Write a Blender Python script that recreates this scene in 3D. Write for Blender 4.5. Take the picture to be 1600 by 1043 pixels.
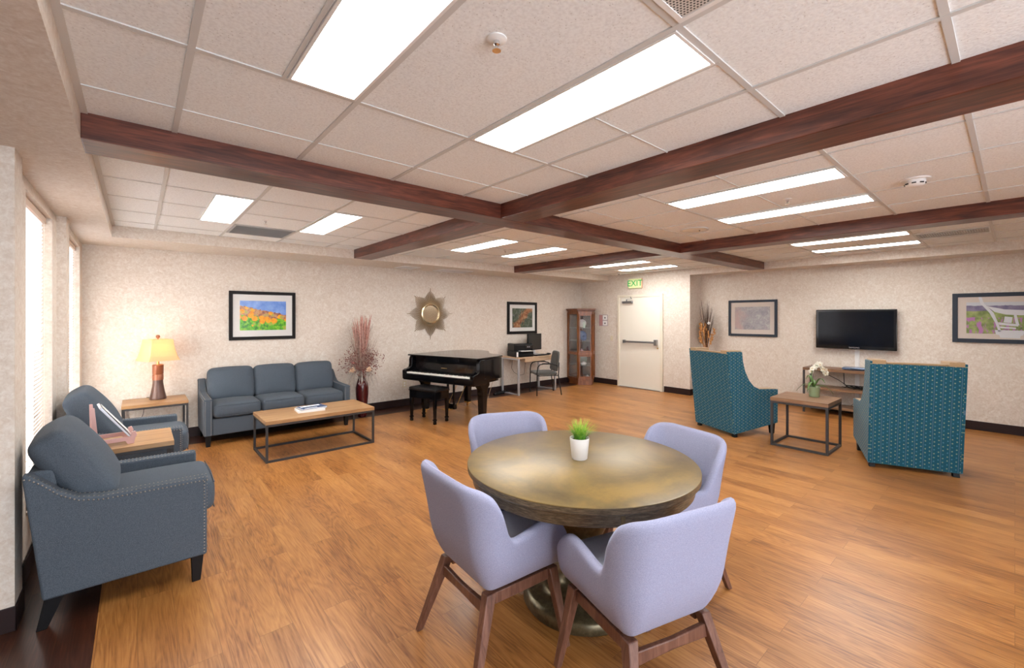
import bpy, bmesh, math, random
from mathutils import Vector, Matrix
PI = math.pi
random.seed(7)
S = bpy.context.scene
COL = S.collection
for _o in list(bpy.data.objects): bpy.data.objects.remove(_o)

# ---------------------------------------------------------------- camera, world, exposure
FPX, HZ, YAW, EYE = 678.0, 495.44, 0.8589, 1.58
cd = bpy.data.cameras.new('camera'); cam = bpy.data.objects.new('camera', cd); COL.objects.link(cam)
cam.location = (0, 0, EYE); cam.rotation_euler = (PI/2, 0, YAW-PI/2)
cd.sensor_width = 36; cd.lens = FPX/1600*36; cd.shift_y = (HZ-521.5)/1600
cd.clip_start = .05; cd.clip_end = 100
S.camera = cam
S.view_settings.view_transform = 'Standard'; S.view_settings.look = 'None'
S.view_settings.gamma = 1; S.view_settings.use_curve_mapping = False
S.view_settings.exposure = 1.36
W = bpy.data.worlds.new('daylight'); S.world = W; W.use_nodes = True
wn = W.node_tree.nodes; wl = W.node_tree.links
bg = wn['Background']; bg.inputs[0].default_value = (.87, .92, 1, 1); bg.inputs[1].default_value = 2.7
sd = bpy.data.lights.new('sun', 'SUN'); sd.energy = 26.0; sd.angle = math.radians(3); sd.color = (1, .96, .90)
sun = bpy.data.objects.new('sun', sd); COL.objects.link(sun); sun.rotation_euler = Vector((.55, -.83, -.70)).to_track_quat('-Z', 'Y').to_euler()
LIGHT_PANEL = 11.0      # emission of the ceiling light diffusers

# ---------------------------------------------------------------- materials
def mat(name, color=(.5,.5,.5), rough=.5, metal=0, spec=.5, emit=None, estr=0, alpha=1, trans=0, coat=0, sheen=0, ior=None):
    m = bpy.data.materials.new(name); m.use_nodes = True
    b = m.node_tree.nodes['Principled BSDF']
    b.inputs['Base Color'].default_value = (*color, 1); b.inputs['Roughness'].default_value = rough
    b.inputs['Metallic'].default_value = metal; b.inputs['Specular IOR Level'].default_value = spec
    b.inputs['Coat Weight'].default_value = coat; b.inputs['Sheen Weight'].default_value = sheen
    b.inputs['Alpha'].default_value = alpha; b.inputs['Transmission Weight'].default_value = trans
    if ior: b.inputs['IOR'].default_value = ior
    if emit: b.inputs['Emission Color'].default_value = (*emit, 1); b.inputs['Emission Strength'].default_value = estr
    return m
class N:
    """small node helper"""
    def __init__(s, m): s.t = m.node_tree; s.b = s.t.nodes['Principled BSDF']; s.m = m
    def n(s, typ, **k):
        x = s.t.nodes.new(typ)
        for a, v in k.items():
            if a.startswith('i_'):
                key = a[2:]; key = int(key) if key.isdigit() else key.replace('_', ' ')
                if isinstance(v, bpy.types.NodeSocket): s.t.links.new(v, x.inputs[key])
                else: x.inputs[key].default_value = v
            else: setattr(x, a, v)
        return x
    def math(s, op, a, b=None, c=None):
        x = s.t.nodes.new('ShaderNodeMath'); x.operation = op
        for i, v in enumerate((a, b, c)):
            if v is None: continue
            if isinstance(v, bpy.types.NodeSocket): s.t.links.new(v, x.inputs[i])
            else: x.inputs[i].default_value = v
        return x.outputs[0]
    def co(s, scale=(1,1,1), rot=(0,0,0), loc=(0,0,0)):
        tc = s.n('ShaderNodeTexCoord')
        return s.n('ShaderNodeMapping', i_Vector=tc.outputs['Object'], i_Scale=scale, i_Rotation=rot, i_Location=loc).outputs[0]
    def noise(s, vec, scale=5, detail=3, rough=.5, dist=0):
        return s.n('ShaderNodeTexNoise', i_Vector=vec, i_Scale=scale, i_Detail=detail, i_Roughness=rough, i_Distortion=dist).outputs['Fac']
    def ramp(s, fac, stops, interp='LINEAR'):
        r = s.n('ShaderNodeValToRGB', i_Fac=fac); cr = r.color_ramp; cr.interpolation = interp
        while len(cr.elements) < len(stops): cr.elements.new(.5)
        for e, (p, c) in zip(cr.elements, stops):
            e.position = p; e.color = (*c, 1) if len(c) == 3 else c
        return r.outputs['Color']
    def mix(s, fac, a, b, bt='MIX'):
        x = s.n('ShaderNodeMix', data_type='RGBA', blend_type=bt)
        for k, v in ((0, fac), (6, a), (7, b)):
            if isinstance(v, bpy.types.NodeSocket): s.t.links.new(v, x.inputs[k])
            else: x.inputs[k].default_value = v if k == 0 else ((*v, 1) if len(v) == 3 else v)
        return x.outputs[2]
    def col(s, c): s.t.links.new(c, s.b.inputs['Base Color'])
    def inp(s, k, c): s.t.links.new(c, s.b.inputs[k])
    def bump(s, h, strength=.3, dist=.01):
        b = s.n('ShaderNodeBump', i_Height=h, i_Strength=strength, i_Distance=dist)
        s.t.links.new(b.outputs[0], s.b.inputs['Normal'])

def m_wallpaper():
    m = mat('wallpaper', rough=.62, spec=.35); q = N(m); v = q.co()
    a = q.noise(v, 13, 6, .65, 1.6); b = q.noise(v, 48, 4, .6, .8); c = q.noise(v, 1.2, 2)
    f = q.math('ADD', q.math('MULTIPLY', a, .5), q.math('MULTIPLY', b, .5))
    base = q.ramp(f, [(.34, (.57,.47,.385)), (.5, (.67,.595,.52)), (.66, (.79,.75,.69))])
    base = q.mix(q.math('MULTIPLY', c, .3), base, (.71,.645,.565))
    q.col(base); q.bump(q.noise(v, 40, 5, .65, 1.5), .22, .005)
    return m
def m_ceiling():
    m = mat('ceiling_tile', rough=.9, spec=.2); q = N(m); v = q.co()
    sp = q.n('ShaderNodeTexVoronoi', i_Vector=v, i_Scale=70).outputs['Distance']
    n = q.noise(v, 14, 2); dots = q.math('MULTIPLY', q.math('LESS_THAN', sp, .16), q.math('GREATER_THAN', n, .5))
    n2 = q.noise(v, 90, 3)
    base = q.ramp(n2, [(.3, (.765,.78,.78)), (.6, (.865,.89,.89))])
    q.col(q.mix(q.math('MULTIPLY', dots, .45), base, (.33,.29,.26)))
    q.bump(q.math('SUBTRACT', n2, q.math('MULTIPLY', dots, .8)), .35, .006)
    return m
def wood(name, c1, c2, c3, axis='X', scale=1, rough=.4, coat=0, spec=.5, bumpy=.05):
    m = mat(name, rough=rough, coat=coat, spec=spec); q = N(m)
    st = {'X': (1.1,13,13), 'Y': (13,1.1,13), 'Z': (13,13,1.1)}[axis]
    v = q.co(tuple(a*scale for a in st)); g = q.noise(v, 1.6, 5, .6, 1.3)
    v2 = q.co(tuple(a*scale*6 for a in st)); h = q.noise(v2, 1.5, 2)
    f = q.math('ADD', q.math('MULTIPLY', g, .75), q.math('MULTIPLY', h, .25))
    q.col(q.ramp(f, [(.33, c1), (.5, c2), (.66, c3)])); q.bump(f, bumpy, .003)
    return m
def m_floor(name, dark=False):
    m = mat(name, rough=.36, spec=.45, coat=.10); q = N(m)
    q.b.inputs['Coat Roughness'].default_value = .18
    tc = q.n('ShaderNodeTexCoord'); sx = q.n('ShaderNodeSeparateXYZ', i_0=tc.outputs['Object'])
    sw = q.n('ShaderNodeCombineXYZ', i_0=sx.outputs[1], i_1=sx.outputs[0])
    def brick(c1, c2, mo):
        return q.n('ShaderNodeTexBrick', i_Vector=sw.outputs[0], i_Color1=c1, i_Color2=c2, i_Mortar=mo, i_Scale=1, i_Mortar_Size=.0012,
                   i_Mortar_Smooth=.2, i_Brick_Width=1.22, i_Row_Height=.152, offset=.37, i_Bias=0)
    br = brick((0,0,0,1), (1,1,1,1), (0.5,.5,.5,1)); rnd = br.outputs['Color']
    off = q.n('ShaderNodeVectorMath', operation='MULTIPLY', i_0=rnd, i_1=(7,31,3)).outputs[0]
    vv = q.n('ShaderNodeVectorMath', operation='ADD', i_0=tc.outputs['Object'], i_1=off).outputs[0]
    g = q.noise(q.n('ShaderNodeMapping', i_Vector=vv, i_Scale=(6.5,.55,1)).outputs[0], 1.3, 3, .5, .7)
    rings = q.math('FRACT', q.math('MULTIPLY', g, 16))
    rings = q.math('ABSOLUTE', q.math('SUBTRACT', rings, .5))
    fine = q.noise(q.n('ShaderNodeMapping', i_Vector=vv, i_Scale=(90,5,1)).outputs[0], 1.3, 3, .6)
    big = q.noise(q.n('ShaderNodeMapping', i_Vector=vv, i_Scale=(4,.8,1)).outputs[0], 1.1, 2)
    f = q.math('ADD', q.math('ADD', q.math('MULTIPLY', rings, .22), q.math('MULTIPLY', fine, .36)), q.math('MULTIPLY', big, .46))
    if dark: base = q.ramp(f, [(.33, (.022,.008,.005)), (.5, (.05,.017,.009)), (.68, (.10,.035,.018))])
    else: base = q.ramp(f, [(.30, (.17,.058,.014)), (.45, (.36,.148,.038)), (.64, (.50,.240,.072))])
    tint = q.math('ADD', .90, q.math('MULTIPLY', rnd, .16))
    base = q.n('ShaderNodeVectorMath', operation='SCALE', i_0=base, i_Scale=tint).outputs[0]
    base = q.mix(q.math('MULTIPLY', br.outputs['Fac'], .6), base, (.12,.045,.015))
    q.col(base); q.bump(q.math('SUBTRACT', fine, q.math('MULTIPLY', br.outputs['Fac'], 1.5)), .06, .002)
    return m
def fabric(name, c1, c2, scale=420, sheen=.25, bump=.25):
    m = mat(name, rough=.92, spec=.2, sheen=sheen); q = N(m); v = q.co()
    n = q.noise(v, scale, 3, .7); n2 = q.noise(v, 5, 2)
    base = q.ramp(n, [(.35, c1), (.65, c2)])
    q.col(q.mix(q.math('MULTIPLY', n2, .12), base, c2)); q.bump(n, bump, .002)
    return m
def m_teal(ax):
    m = mat('teal_dotted_fabric', rough=.8, spec=.25, sheen=.15); q = N(m)
    tc = q.n('ShaderNodeTexCoord'); s = q.n('ShaderNodeSeparateXYZ', i_0=tc.outputs['Object'])
    u = q.math('ADD', s.outputs[ax], 10.0); v = q.math('ADD', s.outputs[2], 10.0)
    cu = q.math('DIVIDE', u, .033); ci = q.math('FLOOR', cu); par = q.math('MODULO', ci, 2.0)
    fu = q.math('MULTIPLY', q.math('SUBTRACT', q.math('FRACT', cu), .5), .033)
    cv = q.math('ADD', q.math('DIVIDE', v, .040), q.math('MULTIPLY', par, .5))
    fv = q.math('MULTIPLY', q.math('SUBTRACT', q.math('FRACT', cv), .5), .040)
    d = q.math('SQRT', q.math('ADD', q.math('MULTIPLY', fu, fu), q.math('MULTIPLY', fv, fv)))
    dot = q.math('LESS_THAN', d, .0062)
    par2 = q.math('MODULO', q.math('ADD', ci, q.math('FLOOR', cv)), 3.0)
    dc = q.ramp(q.math('DIVIDE', par2, 3.0), [(0, (.21,.29,.21)), (.34, (.06,.20,.29)), (.67, (.22,.16,.19))], 'CONSTANT')
    st = q.math('LESS_THAN', q.math('ABSOLUTE', q.math('SUBTRACT', q.math('FRACT', q.math('DIVIDE', u, .066)), .5)), .035)
    n = q.noise(q.co(), 300, 2)
    base = q.ramp(n, [(.35, (.004,.065,.105)), (.65, (.008,.105,.16))])
    base = q.mix(q.math('MULTIPLY', st, .45), base, (.16,.22,.32))
    q.col(q.mix(dot, base, dc)); q.bump(n, .2, .002)
    return m
M = {}
M['wall'] = m_wallpaper(); M['tile'] = m_ceiling()
M['floor'] = m_floor('plank_floor'); M['floor_dark'] = m_floor('dark_plank_border', True)
M['tee'] = mat('ceiling_grid_paint', (.60,.60,.585), .5)
M['beam'] = wood('rosewood_beam', (.030,.008,.006), (.10,.026,.015), (.20,.056,.030), 'X', 1, .38, .15)
M['beamY'] = wood('rosewood_beam_cross', (.030,.008,.006), (.10,.026,.015), (.20,.056,.030), 'Y', 1, .38, .15)
M['vinyl'] = mat('dark_cove_vinyl', (.022,.011,.011), .42, 0, .3)
M['trim'] = mat('beige_reveal_paint', (.66,.52,.42), .6)
M['white'] = mat('white_paint', (.80,.79,.77), .45)
M['door'] = mat('cream_door_paint', (.80,.755,.66), .42)
M['doorframe'] = mat('cream_frame_paint', (.76,.70,.58), .4)
M['panel'] = mat('light_diffuser', (.9,.9,.9), .4, emit=(1,.985,.96), estr=LIGHT_PANEL)
M['steel'] = mat('brushed_steel', (.35,.36,.38), .35, 1)
M['chrome'] = mat('chrome', (.75,.75,.76), .12, 1)
M['gunmetal'] = mat('gunmetal_steel_tube', (.055,.052,.053), .5, .3, .3)
M['oak'] = wood('oak_veneer', (.26,.135,.055), (.38,.215,.095), (.47,.29,.145), 'X', 1, .38)
M['oakY'] = wood('oak_veneer_y', (.26,.135,.055), (.38,.215,.095), (.47,.29,.145), 'Y', 1, .38)
M['walnutY'] = wood('walnut_veneer', (.13,.065,.034), (.22,.12,.065), (.30,.18,.10), 'Y', 1, .42)
M['lightwood'] = wood('light_desk_wood', (.42,.27,.16), (.52,.36,.23), (.62,.46,.32), 'X', 1, .45)
M['leg'] = wood('walnut_leg', (.085,.034,.022), (.15,.066,.042), (.21,.10,.066), 'Z', 1.5, .42)
M['curio'] = wood('cherry_cabinet_wood', (.10,.028,.007), (.20,.060,.014), (.31,.105,.028), 'Z', 1.2, .35, .15)
M['blackleg'] = mat('black_stained_wood', (.007,.007,.008), .45, 0, .25)
M['grey'] = fabric('slate_upholstery', (.038,.050,.066), (.105,.130,.160), sheen=.04)
M['lav'] = fabric('lavender_upholstery', (.235,.245,.36), (.36,.37,.50), 380, .06)
M['lavseat'] = fabric('brightened_seat_upholstery', (.46,.49,.57), (.62,.65,.72), 380, .06)  # seat colour raised to make up for shade under the table
M['teal'] = m_teal(0); M['tealside'] = m_teal(1)
M['tan'] = fabric('tan_upholstery', (.34,.225,.12), (.44,.30,.17), 200)
M['nail'] = mat('nickel_nailhead', (.30,.28,.25), .4, .8)
M['lacquer'] = mat('black_piano_lacquer', (.003,.003,.004), .10, 0, .22, coat=.05)
M['ivory'] = mat('ivory_key', (.82,.80,.75), .25)
M['brass'] = mat('brass', (.72,.48,.18), .3, 1)
M['gold'] = mat('antique_gold', (.30,.21,.12), .38, .55)
M['rimgold'] = mat('pale_gold_rim', (.62,.50,.32), .25, .8)
M['mirror'] = mat('mirror_glass', (.66,.54,.38), .22, .9)
M['black'] = mat('black_plastic', (.007,.007,.008), .4, 0, .3)
M['blackgloss'] = mat('black_gloss_screen', (.004,.005,.007), .10, 0, .6)
M['darkscreen'] = mat('dark_monitor_screen', (.015,.014,.013), .3)
M['frameblack'] = mat('black_picture_frame', (.008,.006,.006), .5, 0, .2)
M['framegrey'] = mat('slate_picture_frame', (.030,.040,.058), .5, 0, .25)
M['mat_white'] = mat('white_mat_board', (.80,.79,.77), .6)
M['mat_cream'] = mat('cream_mat_board', (.66,.58,.52), .6)
M['glass'] = mat('clear_glass', (.01,.01,.01), .0, 0, .5, alpha=.07)
M['paper'] = mat('white_paper', (.82,.81,.79), .6)
M['bluepaper'] = mat('blue_cover_print', (.03,.08,.24), .25)
M['ceramic'] = mat('white_ceramic', (.82,.81,.80), .3)
M['soil'] = mat('soil', (.05,.03,.02), .9)
M['maroon'] = mat('maroon_glaze', (.060,.006,.007), .15, coat=.6)
M['copper'] = mat('copper_bronze_glaze', (.30,.10,.045), .3, .2)
M['bronze'] = mat('dark_bronze_glaze', (.12,.065,.05), .3, .25)
M['silver'] = mat('satin_silver', (.48,.49,.52), .35, .5)
M['greymesh'] = fabric('charcoal_chair_fabric', (.055,.055,.05), (.11,.11,.10), 500)
M['pinkwood'] = mat('rosy_stand_wood', (.62,.36,.33), .3, coat=.4)
M['outlet'] = mat('ivory_outlet_plastic', (.66,.58,.42), .4)
M['outletwhite'] = mat('white_outlet_plastic', (.78,.77,.75), .4)
M['ventgrey'] = mat('grey_vent_paint', (.42,.43,.43), .5)

def m_table():
    m = mat('antique_brass_clad', rough=.3, metal=.15, spec=.42); q = N(m); v = q.co()
    a = q.noise(v, 2.6, 5, .6, .6); b = q.noise(v, 60, 3, .7)
    f = q.math('ADD', q.math('MULTIPLY', a, .90), q.math('MULTIPLY', b, .10))
    q.col(q.ramp(f, [(.34, (.105,.075,.035)), (.5, (.175,.122,.048)), (.64, (.26,.17,.052))]))
    return m
def m_tableside():
    m = mat('dark_patinated_bronze', rough=.3, metal=.5); q = N(m); v = q.co()
    a = q.noise(v, 40, 5, .7)
    q.col(q.ramp(a, [(.33, (.085,.068,.036)), (.55, (.135,.108,.058)), (.75, (.20,.155,.085))])); q.bump(a, .1, .002)
    return m
M['tabletop'] = m_table(); M['tablebase'] = m_tableside()
def m_tableedge():
    m = mat('weathered_bronze_wood', rough=.42, metal=.15); q = N(m); v = q.co((1,1,9))
    a = q.noise(v, 22, 5, .7)
    q.col(q.ramp(a, [(.35, (.055,.040,.024)), (.5, (.125,.092,.054)), (.68, (.24,.18,.11))])); q.bump(a, .15, .002)
    return m
M['tableedge'] = m_tableedge()
def m_shade():
    m = bpy.data.materials.new('lamp_shade_linen'); m.use_nodes = True; t = m.node_tree; b = t.nodes['Principled BSDF']
    b.inputs['Base Color'].default_value = (.85,.66,.42,1); b.inputs['Roughness'].default_value = .8
    tr = t.nodes.new('ShaderNodeBsdfTranslucent'); tr.inputs[0].default_value = (1,.79,.55,1)
    mx = t.nodes.new('ShaderNodeMixShader'); mx.inputs[0].default_value = .55
    t.links.new(b.outputs[0], mx.inputs[1]); t.links.new(tr.outputs[0], mx.inputs[2]); t.links.new(mx.outputs[0], t.nodes['Material Output'].inputs[0])
    return m
M['shade'] = m_shade()
def m_slat():
    m = bpy.data.materials.new('white_blind_vinyl'); m.use_nodes = True; t = m.node_tree; b = t.nodes['Principled BSDF']
    b.inputs['Base Color'].default_value = (.9,.9,.9,1); b.inputs['Roughness'].default_value = .6
    tr = t.nodes.new('ShaderNodeBsdfTranslucent'); tr.inputs[0].default_value = (.95,.95,.95,1)
    mx = t.nodes.new('ShaderNodeMixShader'); mx.inputs[0].default_value = .8
    t.links.new(b.outputs[0], mx.inputs[1]); t.links.new(tr.outputs[0], mx.inputs[2]); t.links.new(mx.outputs[0], t.nodes['Material Output'].inputs[0])
    return m
M['slat'] = m_slat()

# ---------------------------------------------------------------- geometry helpers
class Mb:
    def __init__(s): s.bm = bmesh.new()
    def box(s, x0, x1, y0, y1, z0, z1, mi=0):
        v = [s.bm.verts.new(p) for p in ((x0,y0,z0),(x1,y0,z0),(x1,y1,z0),(x0,y1,z0),(x0,y0,z1),(x1,y0,z1),(x1,y1,z1),(x0,y1,z1))]
        for f in ((3,2,1,0),(4,5,6,7),(0,1,5,4),(1,2,6,5),(2,3,7,6),(3,0,4,7)):
            s.bm.faces.new([v[i] for i in f]).material_index = mi
        return s
    def hexa(s, bot, top, mi=0):
        v = [s.bm.verts.new(p) for p in list(bot)+list(top)]; n = len(bot)
        s.bm.faces.new([v[i] for i in reversed(range(n))]).material_index = mi
        s.bm.faces.new([v[n+i] for i in range(n)]).material_index = mi
        for i in range(n):
            j = (i+1) % n; s.bm.faces.new([v[i], v[j], v[n+j], v[n+i]]).material_index = mi
        return s
    def prism(s, pts, axis, a, b, mi=0):
        """closed 2-D outline pts extruded along axis from a to b (X: pts=(y,z); Y: pts=(x,z); Z: pts=(x,y))"""
        def P(p, t): return {'X': (t,p[0],p[1]), 'Y': (p[0],t,p[1]), 'Z': (p[0],p[1],t)}[axis]
        return s.hexa([P(p,a) for p in pts], [P(p,b) for p in pts], mi)
    def beam(s, p, q, w, d, w2=None, d2=None, up=(0,0,1)):
        """square bar from p to q, tapered"""
        p = Vector(p); q = Vector(q); t = (q-p).normalized(); w2 = w2 or w; d2 = d2 or d
        a = t.cross(Vector(up))
        if a.length < .05: a = t.cross(Vector((0,1,0)))
        a.normalize(); b = t.cross(a).normalized()
        r = lambda c, w, d: [c+a*(sx*w/2)+b*(sy*d/2) for sx, sy in ((-1,-1),(1,-1),(1,1),(-1,1))]
        return s.hexa(r(p,w,d), r(q,w2,d2))
    def postbar(s, p, q, w, d, w2, d2):
        """vertical-ish leg with horizontal end cuts"""
        r = lambda c, w, d: [(c[0]+sx*w/2, c[1]+sy*d/2, c[2]) for sx, sy in ((-1,-1),(1,-1),(1,1),(-1,1))]
        return s.hexa(r(p,w,d), r(q,w2,d2))
    def lathe(s, prof, c=(0,0,0), n=32, sx=1, sy=1):
        rings = []
        for r, z in prof:
            if r < 1e-5: rings.append([s.bm.verts.new((c[0], c[1], c[2]+z))])
            else: rings.append([s.bm.verts.new((c[0]+r*sx*math.cos(2*PI*i/n), c[1]+r*sy*math.sin(2*PI*i/n), c[2]+z)) for i in range(n)])
        for A, B in zip(rings, rings[1:]):
            for i in range(n):
                j = (i+1) % n
                if len(A) == 1 and len(B) == 1: continue
                if len(A) == 1: f = [A[0], B[j], B[i]]
                elif len(B) == 1: f = [A[i], A[j], B[0]]
                else: f = [A[i], A[j], B[j], B[i]]
                s.bm.faces.new(f)
        for R, rev in ((rings[0], True), (rings[-1], False)):
            if len(R) > 1: s.bm.faces.new(list(reversed(R)) if rev else R)
        return s
    def tube(s, pts, r, n=8, cap=True):
        pts = [Vector(p) for p in pts]; rr = r if isinstance(r, (list, tuple)) else [r]*len(pts)
        rings = []; prev = None
        for i, p in enumerate(pts):
            t = (pts[min(i+1, len(pts)-1)]-pts[max(i-1, 0)]).normalized()
            if prev is None:
                a = t.cross(Vector((0,0,1)))
                if a.length < .1: a = t.cross(Vector((0,1,0)))
            else: a = prev-t*prev.dot(t)
            a.normalize(); prev = a; b = t.cross(a)
            rings.append([s.bm.verts.new(p+(a*math.cos(2*PI*k/n)+b*math.sin(2*PI*k/n))*rr[i]) for k in range(n)])
        for A, B in zip(rings, rings[1:]):
            for i in range(n): s.bm.faces.new([A[i], A[(i+1)%n], B[(i+1)%n], B[i]])
        if cap: s.bm.faces.new(list(reversed(rings[0]))); s.bm.faces.new(rings[-1])
        return s
    def ball(s, c, r, seg=10, rings=6, sz=1):
        prof = [(r*math.sin(PI*i/rings), -r*sz*math.cos(PI*i/rings)) for i in range(rings+1)]
        return s.lathe(prof, c, seg)
    def cushion(s, w, d, h, r=.04, puff=.02, n=10, c=(0,0,0), M4=None, mi=0, pz=None):
        """soft rounded box centred at c, optional matrix"""
        bm = s.bm; grid = {}; pz = puff if pz is None else pz
        hw, hd, hh = w/2, d/2, h/2; pz = puff if pz is None else pz
        def V(i, j, k):
            key = (i,j,k)
            if key in grid: return grid[key]
            def cc(t, H):
                u = 2*t/n-1
                return math.copysign(abs(u)**.75, u)*H
            p = Vector((cc(i,hw), cc(j,hd), cc(k,hh)))
            q = Vector((max(-hw+r, min(hw-r, p.x)), max(-hd+r, min(hd-r, p.y)), max(-hh+r, min(hh-r, p.z))))
            dd = p-q
            if dd.length > 1e-6: p = q+dd.normalized()*r
            ux, uy, uz = p.x/hw, p.y/hd, p.z/hh
            bx = max(0, 1-uy*uy)*max(0, 1-uz*uz); by = max(0, 1-ux*ux)*max(0, 1-uz*uz); bz = max(0, 1-ux*ux)*max(0, 1-uy*uy)
            p += Vector((math.copysign(min(puff,pz*1.5)*.5*bx, ux) if i in (0,n) else 0, math.copysign(puff*by, uy) if j in (0,n) else 0, math.copysign(pz*bz, uz) if k in (0,n) else 0))
            if M4: p = M4 @ p
            v = bm.verts.new(p+Vector(c)); grid[key] = v; return v
        for i in range(n):
            for j in range(n):
                for f in (((i,j,0),(i,j+1,0),(i+1,j+1,0),(i+1,j,0)), ((i,j,n),(i+1,j,n),(i+1,j+1,n),(i,j+1,n)),
                          ((i,0,j),(i+1,0,j),(i+1,0,j+1),(i,0,j+1)), ((i,n,j),(i,n,j+1),(i+1,n,j+1),(i+1,n,j)),
                          ((0,i,j),(0,i,j+1),(0,i+1,j+1),(0,i+1,j)), ((n,i,j),(n,i+1,j),(n,i+1,j+1),(n,i,j+1))):
                    bm.faces.new([V(*x) for x in f]).material_index = mi
        return s
    def text(s, body, size, M4, depth=.001):
        cu = bpy.data.curves.new('t', 'FONT'); cu.body = body; cu.size = size; cu.extrude = depth; cu.align_x = 'CENTER'; cu.align_y = 'CENTER'
        o = bpy.data.objects.new('t', cu); COL.objects.link(o)
        bpy.context.view_layer.update()
        me = bpy.data.meshes.new_from_object(o.evaluated_get(bpy.context.evaluated_depsgraph_get()))
        me.transform(M4); s.bm.from_mesh(me)
        bpy.data.objects.remove(o); bpy.data.curves.remove(cu); bpy.data.meshes.remove(me)
        return s
    def xf(s, M4): bmesh.ops.transform(s.bm, matrix=M4, verts=s.bm.verts); return s
    def obj(s, name, mats, parent=None, bev=0, seg=2, smooth=True, sub=0, loc=None, rot=None, ang=40):
        bm = s.bm
        bmesh.ops.recalc_face_normals(bm, faces=bm.faces)
        if smooth:
            for f in bm.faces: f.smooth = True
            for e in bm.edges:
                if len(e.link_faces) == 2 and e.calc_face_angle(0) > math.radians(ang): e.smooth = False
        me = bpy.data.meshes.new(name); bm.to_mesh(me); bm.free()
        for m in (mats if isinstance(mats, (list, tuple)) else [mats]): me.materials.append(M[m] if isinstance(m, str) else m)
        o = bpy.data.objects.new(name, me); COL.objects.link(o)
        if parent: o.parent = parent
        if loc: o.location = loc
        if rot: o.rotation_euler = rot
        if bev:
            b = o.modifiers.new('bevel', 'BEVEL'); b.width = bev; b.segments = seg; b.limit_method = 'ANGLE'; b.angle_limit = math.radians(35)
            if smooth: b.harden_normals = False
        if sub:
            u = o.modifiers.new('sub', 'SUBSURF'); u.levels = sub; u.render_levels = sub
        return o
def tag(o, label, cat, group=None, kind=None):
    o['label'] = label; o['category'] = cat
    if group: o['group'] = group
    if kind: o['kind'] = kind
    return o
def thing(name, label, cat, loc=(0,0,0), rz=0, group=None):
    o = bpy.data.objects.new(name, None); COL.objects.link(o); o.empty_display_size = .1
    o.location = loc; o.rotation_euler = (0,0,rz)
    return tag(o, label, cat, group)
def struct(o, label=None):
    o['kind'] = 'structure'
    if label: o['label'] = label
    return o
def dup(root, loc, rz, label, group=None):
    r = root.copy(); COL.objects.link(r); r.location = loc; r.rotation_euler = (0,0,rz); r['label'] = label
    if group: r['group'] = group
    for ch in list(root.children):
        c = ch.copy(); COL.objects.link(c); c.parent = r
        for g in ch.children:
            d = g.copy(); COL.objects.link(d); d.parent = c
    return r
def quad_grid(mb, x0, x1, y0, y1, z, mi=0, up=True):
    v = [mb.bm.verts.new(p) for p in ((x0,y0,z),(x1,y0,z),(x1,y1,z),(x0,y1,z))]
    if not up: v.reverse()
    mb.bm.faces.new(v).material_index = mi

# ---------------------------------------------------------------- room
CZ, BZ = 2.564, 2.437               # ceiling, underside of beams and soffits
YA, XD, XB = 7.13, 8.45, 8.92       # sofa wall, door wall, television wall
XS, YS = -.207, 6.29                # faces of the window-side and sofa-side soffits
YC = 4.29                           # where the door wall turns back to the television wall
Y0 = -2.6
fl = Mb(); fl.box(-.16, XB+.1, Y0, 6.69, -.08, 0, 0); fl.box(-3.2, -.16, Y0, YA+.1, -.08, 0, 1); fl.box(-.16, XB+.1, 6.69, YA+.1, -.08, 0, 1)
struct(fl.obj('floor', ['floor', 'floor_dark'], smooth=False), 'orange-brown wood plank floor with dark plank border along the walls')
cl = Mb(); cl.box(-3.2, XB+.1, Y0, YA+.1, CZ, CZ+.08)
ceil = struct(cl.obj('ceiling', 'tile', smooth=False), 'white speckled acoustic tile ceiling')
g = Mb()
def tee(x0, x1, y0, y1, w=.024):
    if x0 == x1: g.box(x0-w/2, x0+w/2, y0, y1, CZ-.006, CZ+.002)
    else: g.box(x0, x1, y0-w/2, y0+w/2, CZ-.0052-.02*abs(w-.024), CZ+.0022)
# bay 1 near
for x in (.148, .757, 1.378, 1.995): tee(x, x, Y0, 2.91)
for y in (1.962, .742, .148, -.47, -1.69): tee(XS, 2.386, y, y)
tee(.452, .452, .742, 1.962, .014); tee(1.695, 1.695, .742, 1.962, .014); tee(1.695, 2.386, 1.352, 1.352, .008)
tee(XS+.012, XS+.012, Y0, YS, .026)
for y in (2.57,): tee(XS, 2.386, y, y, .005)
# bay 1 far
for x in (.148, .757, 1.378, 1.995): tee(x, x, 3.18, YS)
for y in (3.52, 4.13, 4.74, 5.35, 5.95): tee(XS, 2.386, y, y, .016)
# bay 2
for y in (.148, .745, 1.975, 4.17, 5.40, -.47, -1.69): tee(2.651, 5.48, y, y)
for x in (3.13, 3.745, 4.365, 4.975): tee(x, x, Y0, 2.91, .010); tee(x, x, 3.18, YS, .010)
tee(3.435, 3.435, .745, 1.975, .010); tee(4.70, 4.70, .745, 1.975, .010)
for y in (1.36, 2.58, 4.78): tee(2.651, 5.48, y, y, .008)
# bay 3
for y in (.165, .79, 1.985, 4.19, 5.41, -.47, -1.69): tee(5.74, XD, y, y)
for x in (6.28, 6.90, 7.50, 8.12): tee(x, x, Y0, 2.91, .010); tee(x, x, 3.18, YS, .010)
for y in (1.38, 4.8): tee(5.74, XD, y, y, .008)
g.obj('ceiling_grid', 'tee', ceil, smooth=False)

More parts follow.
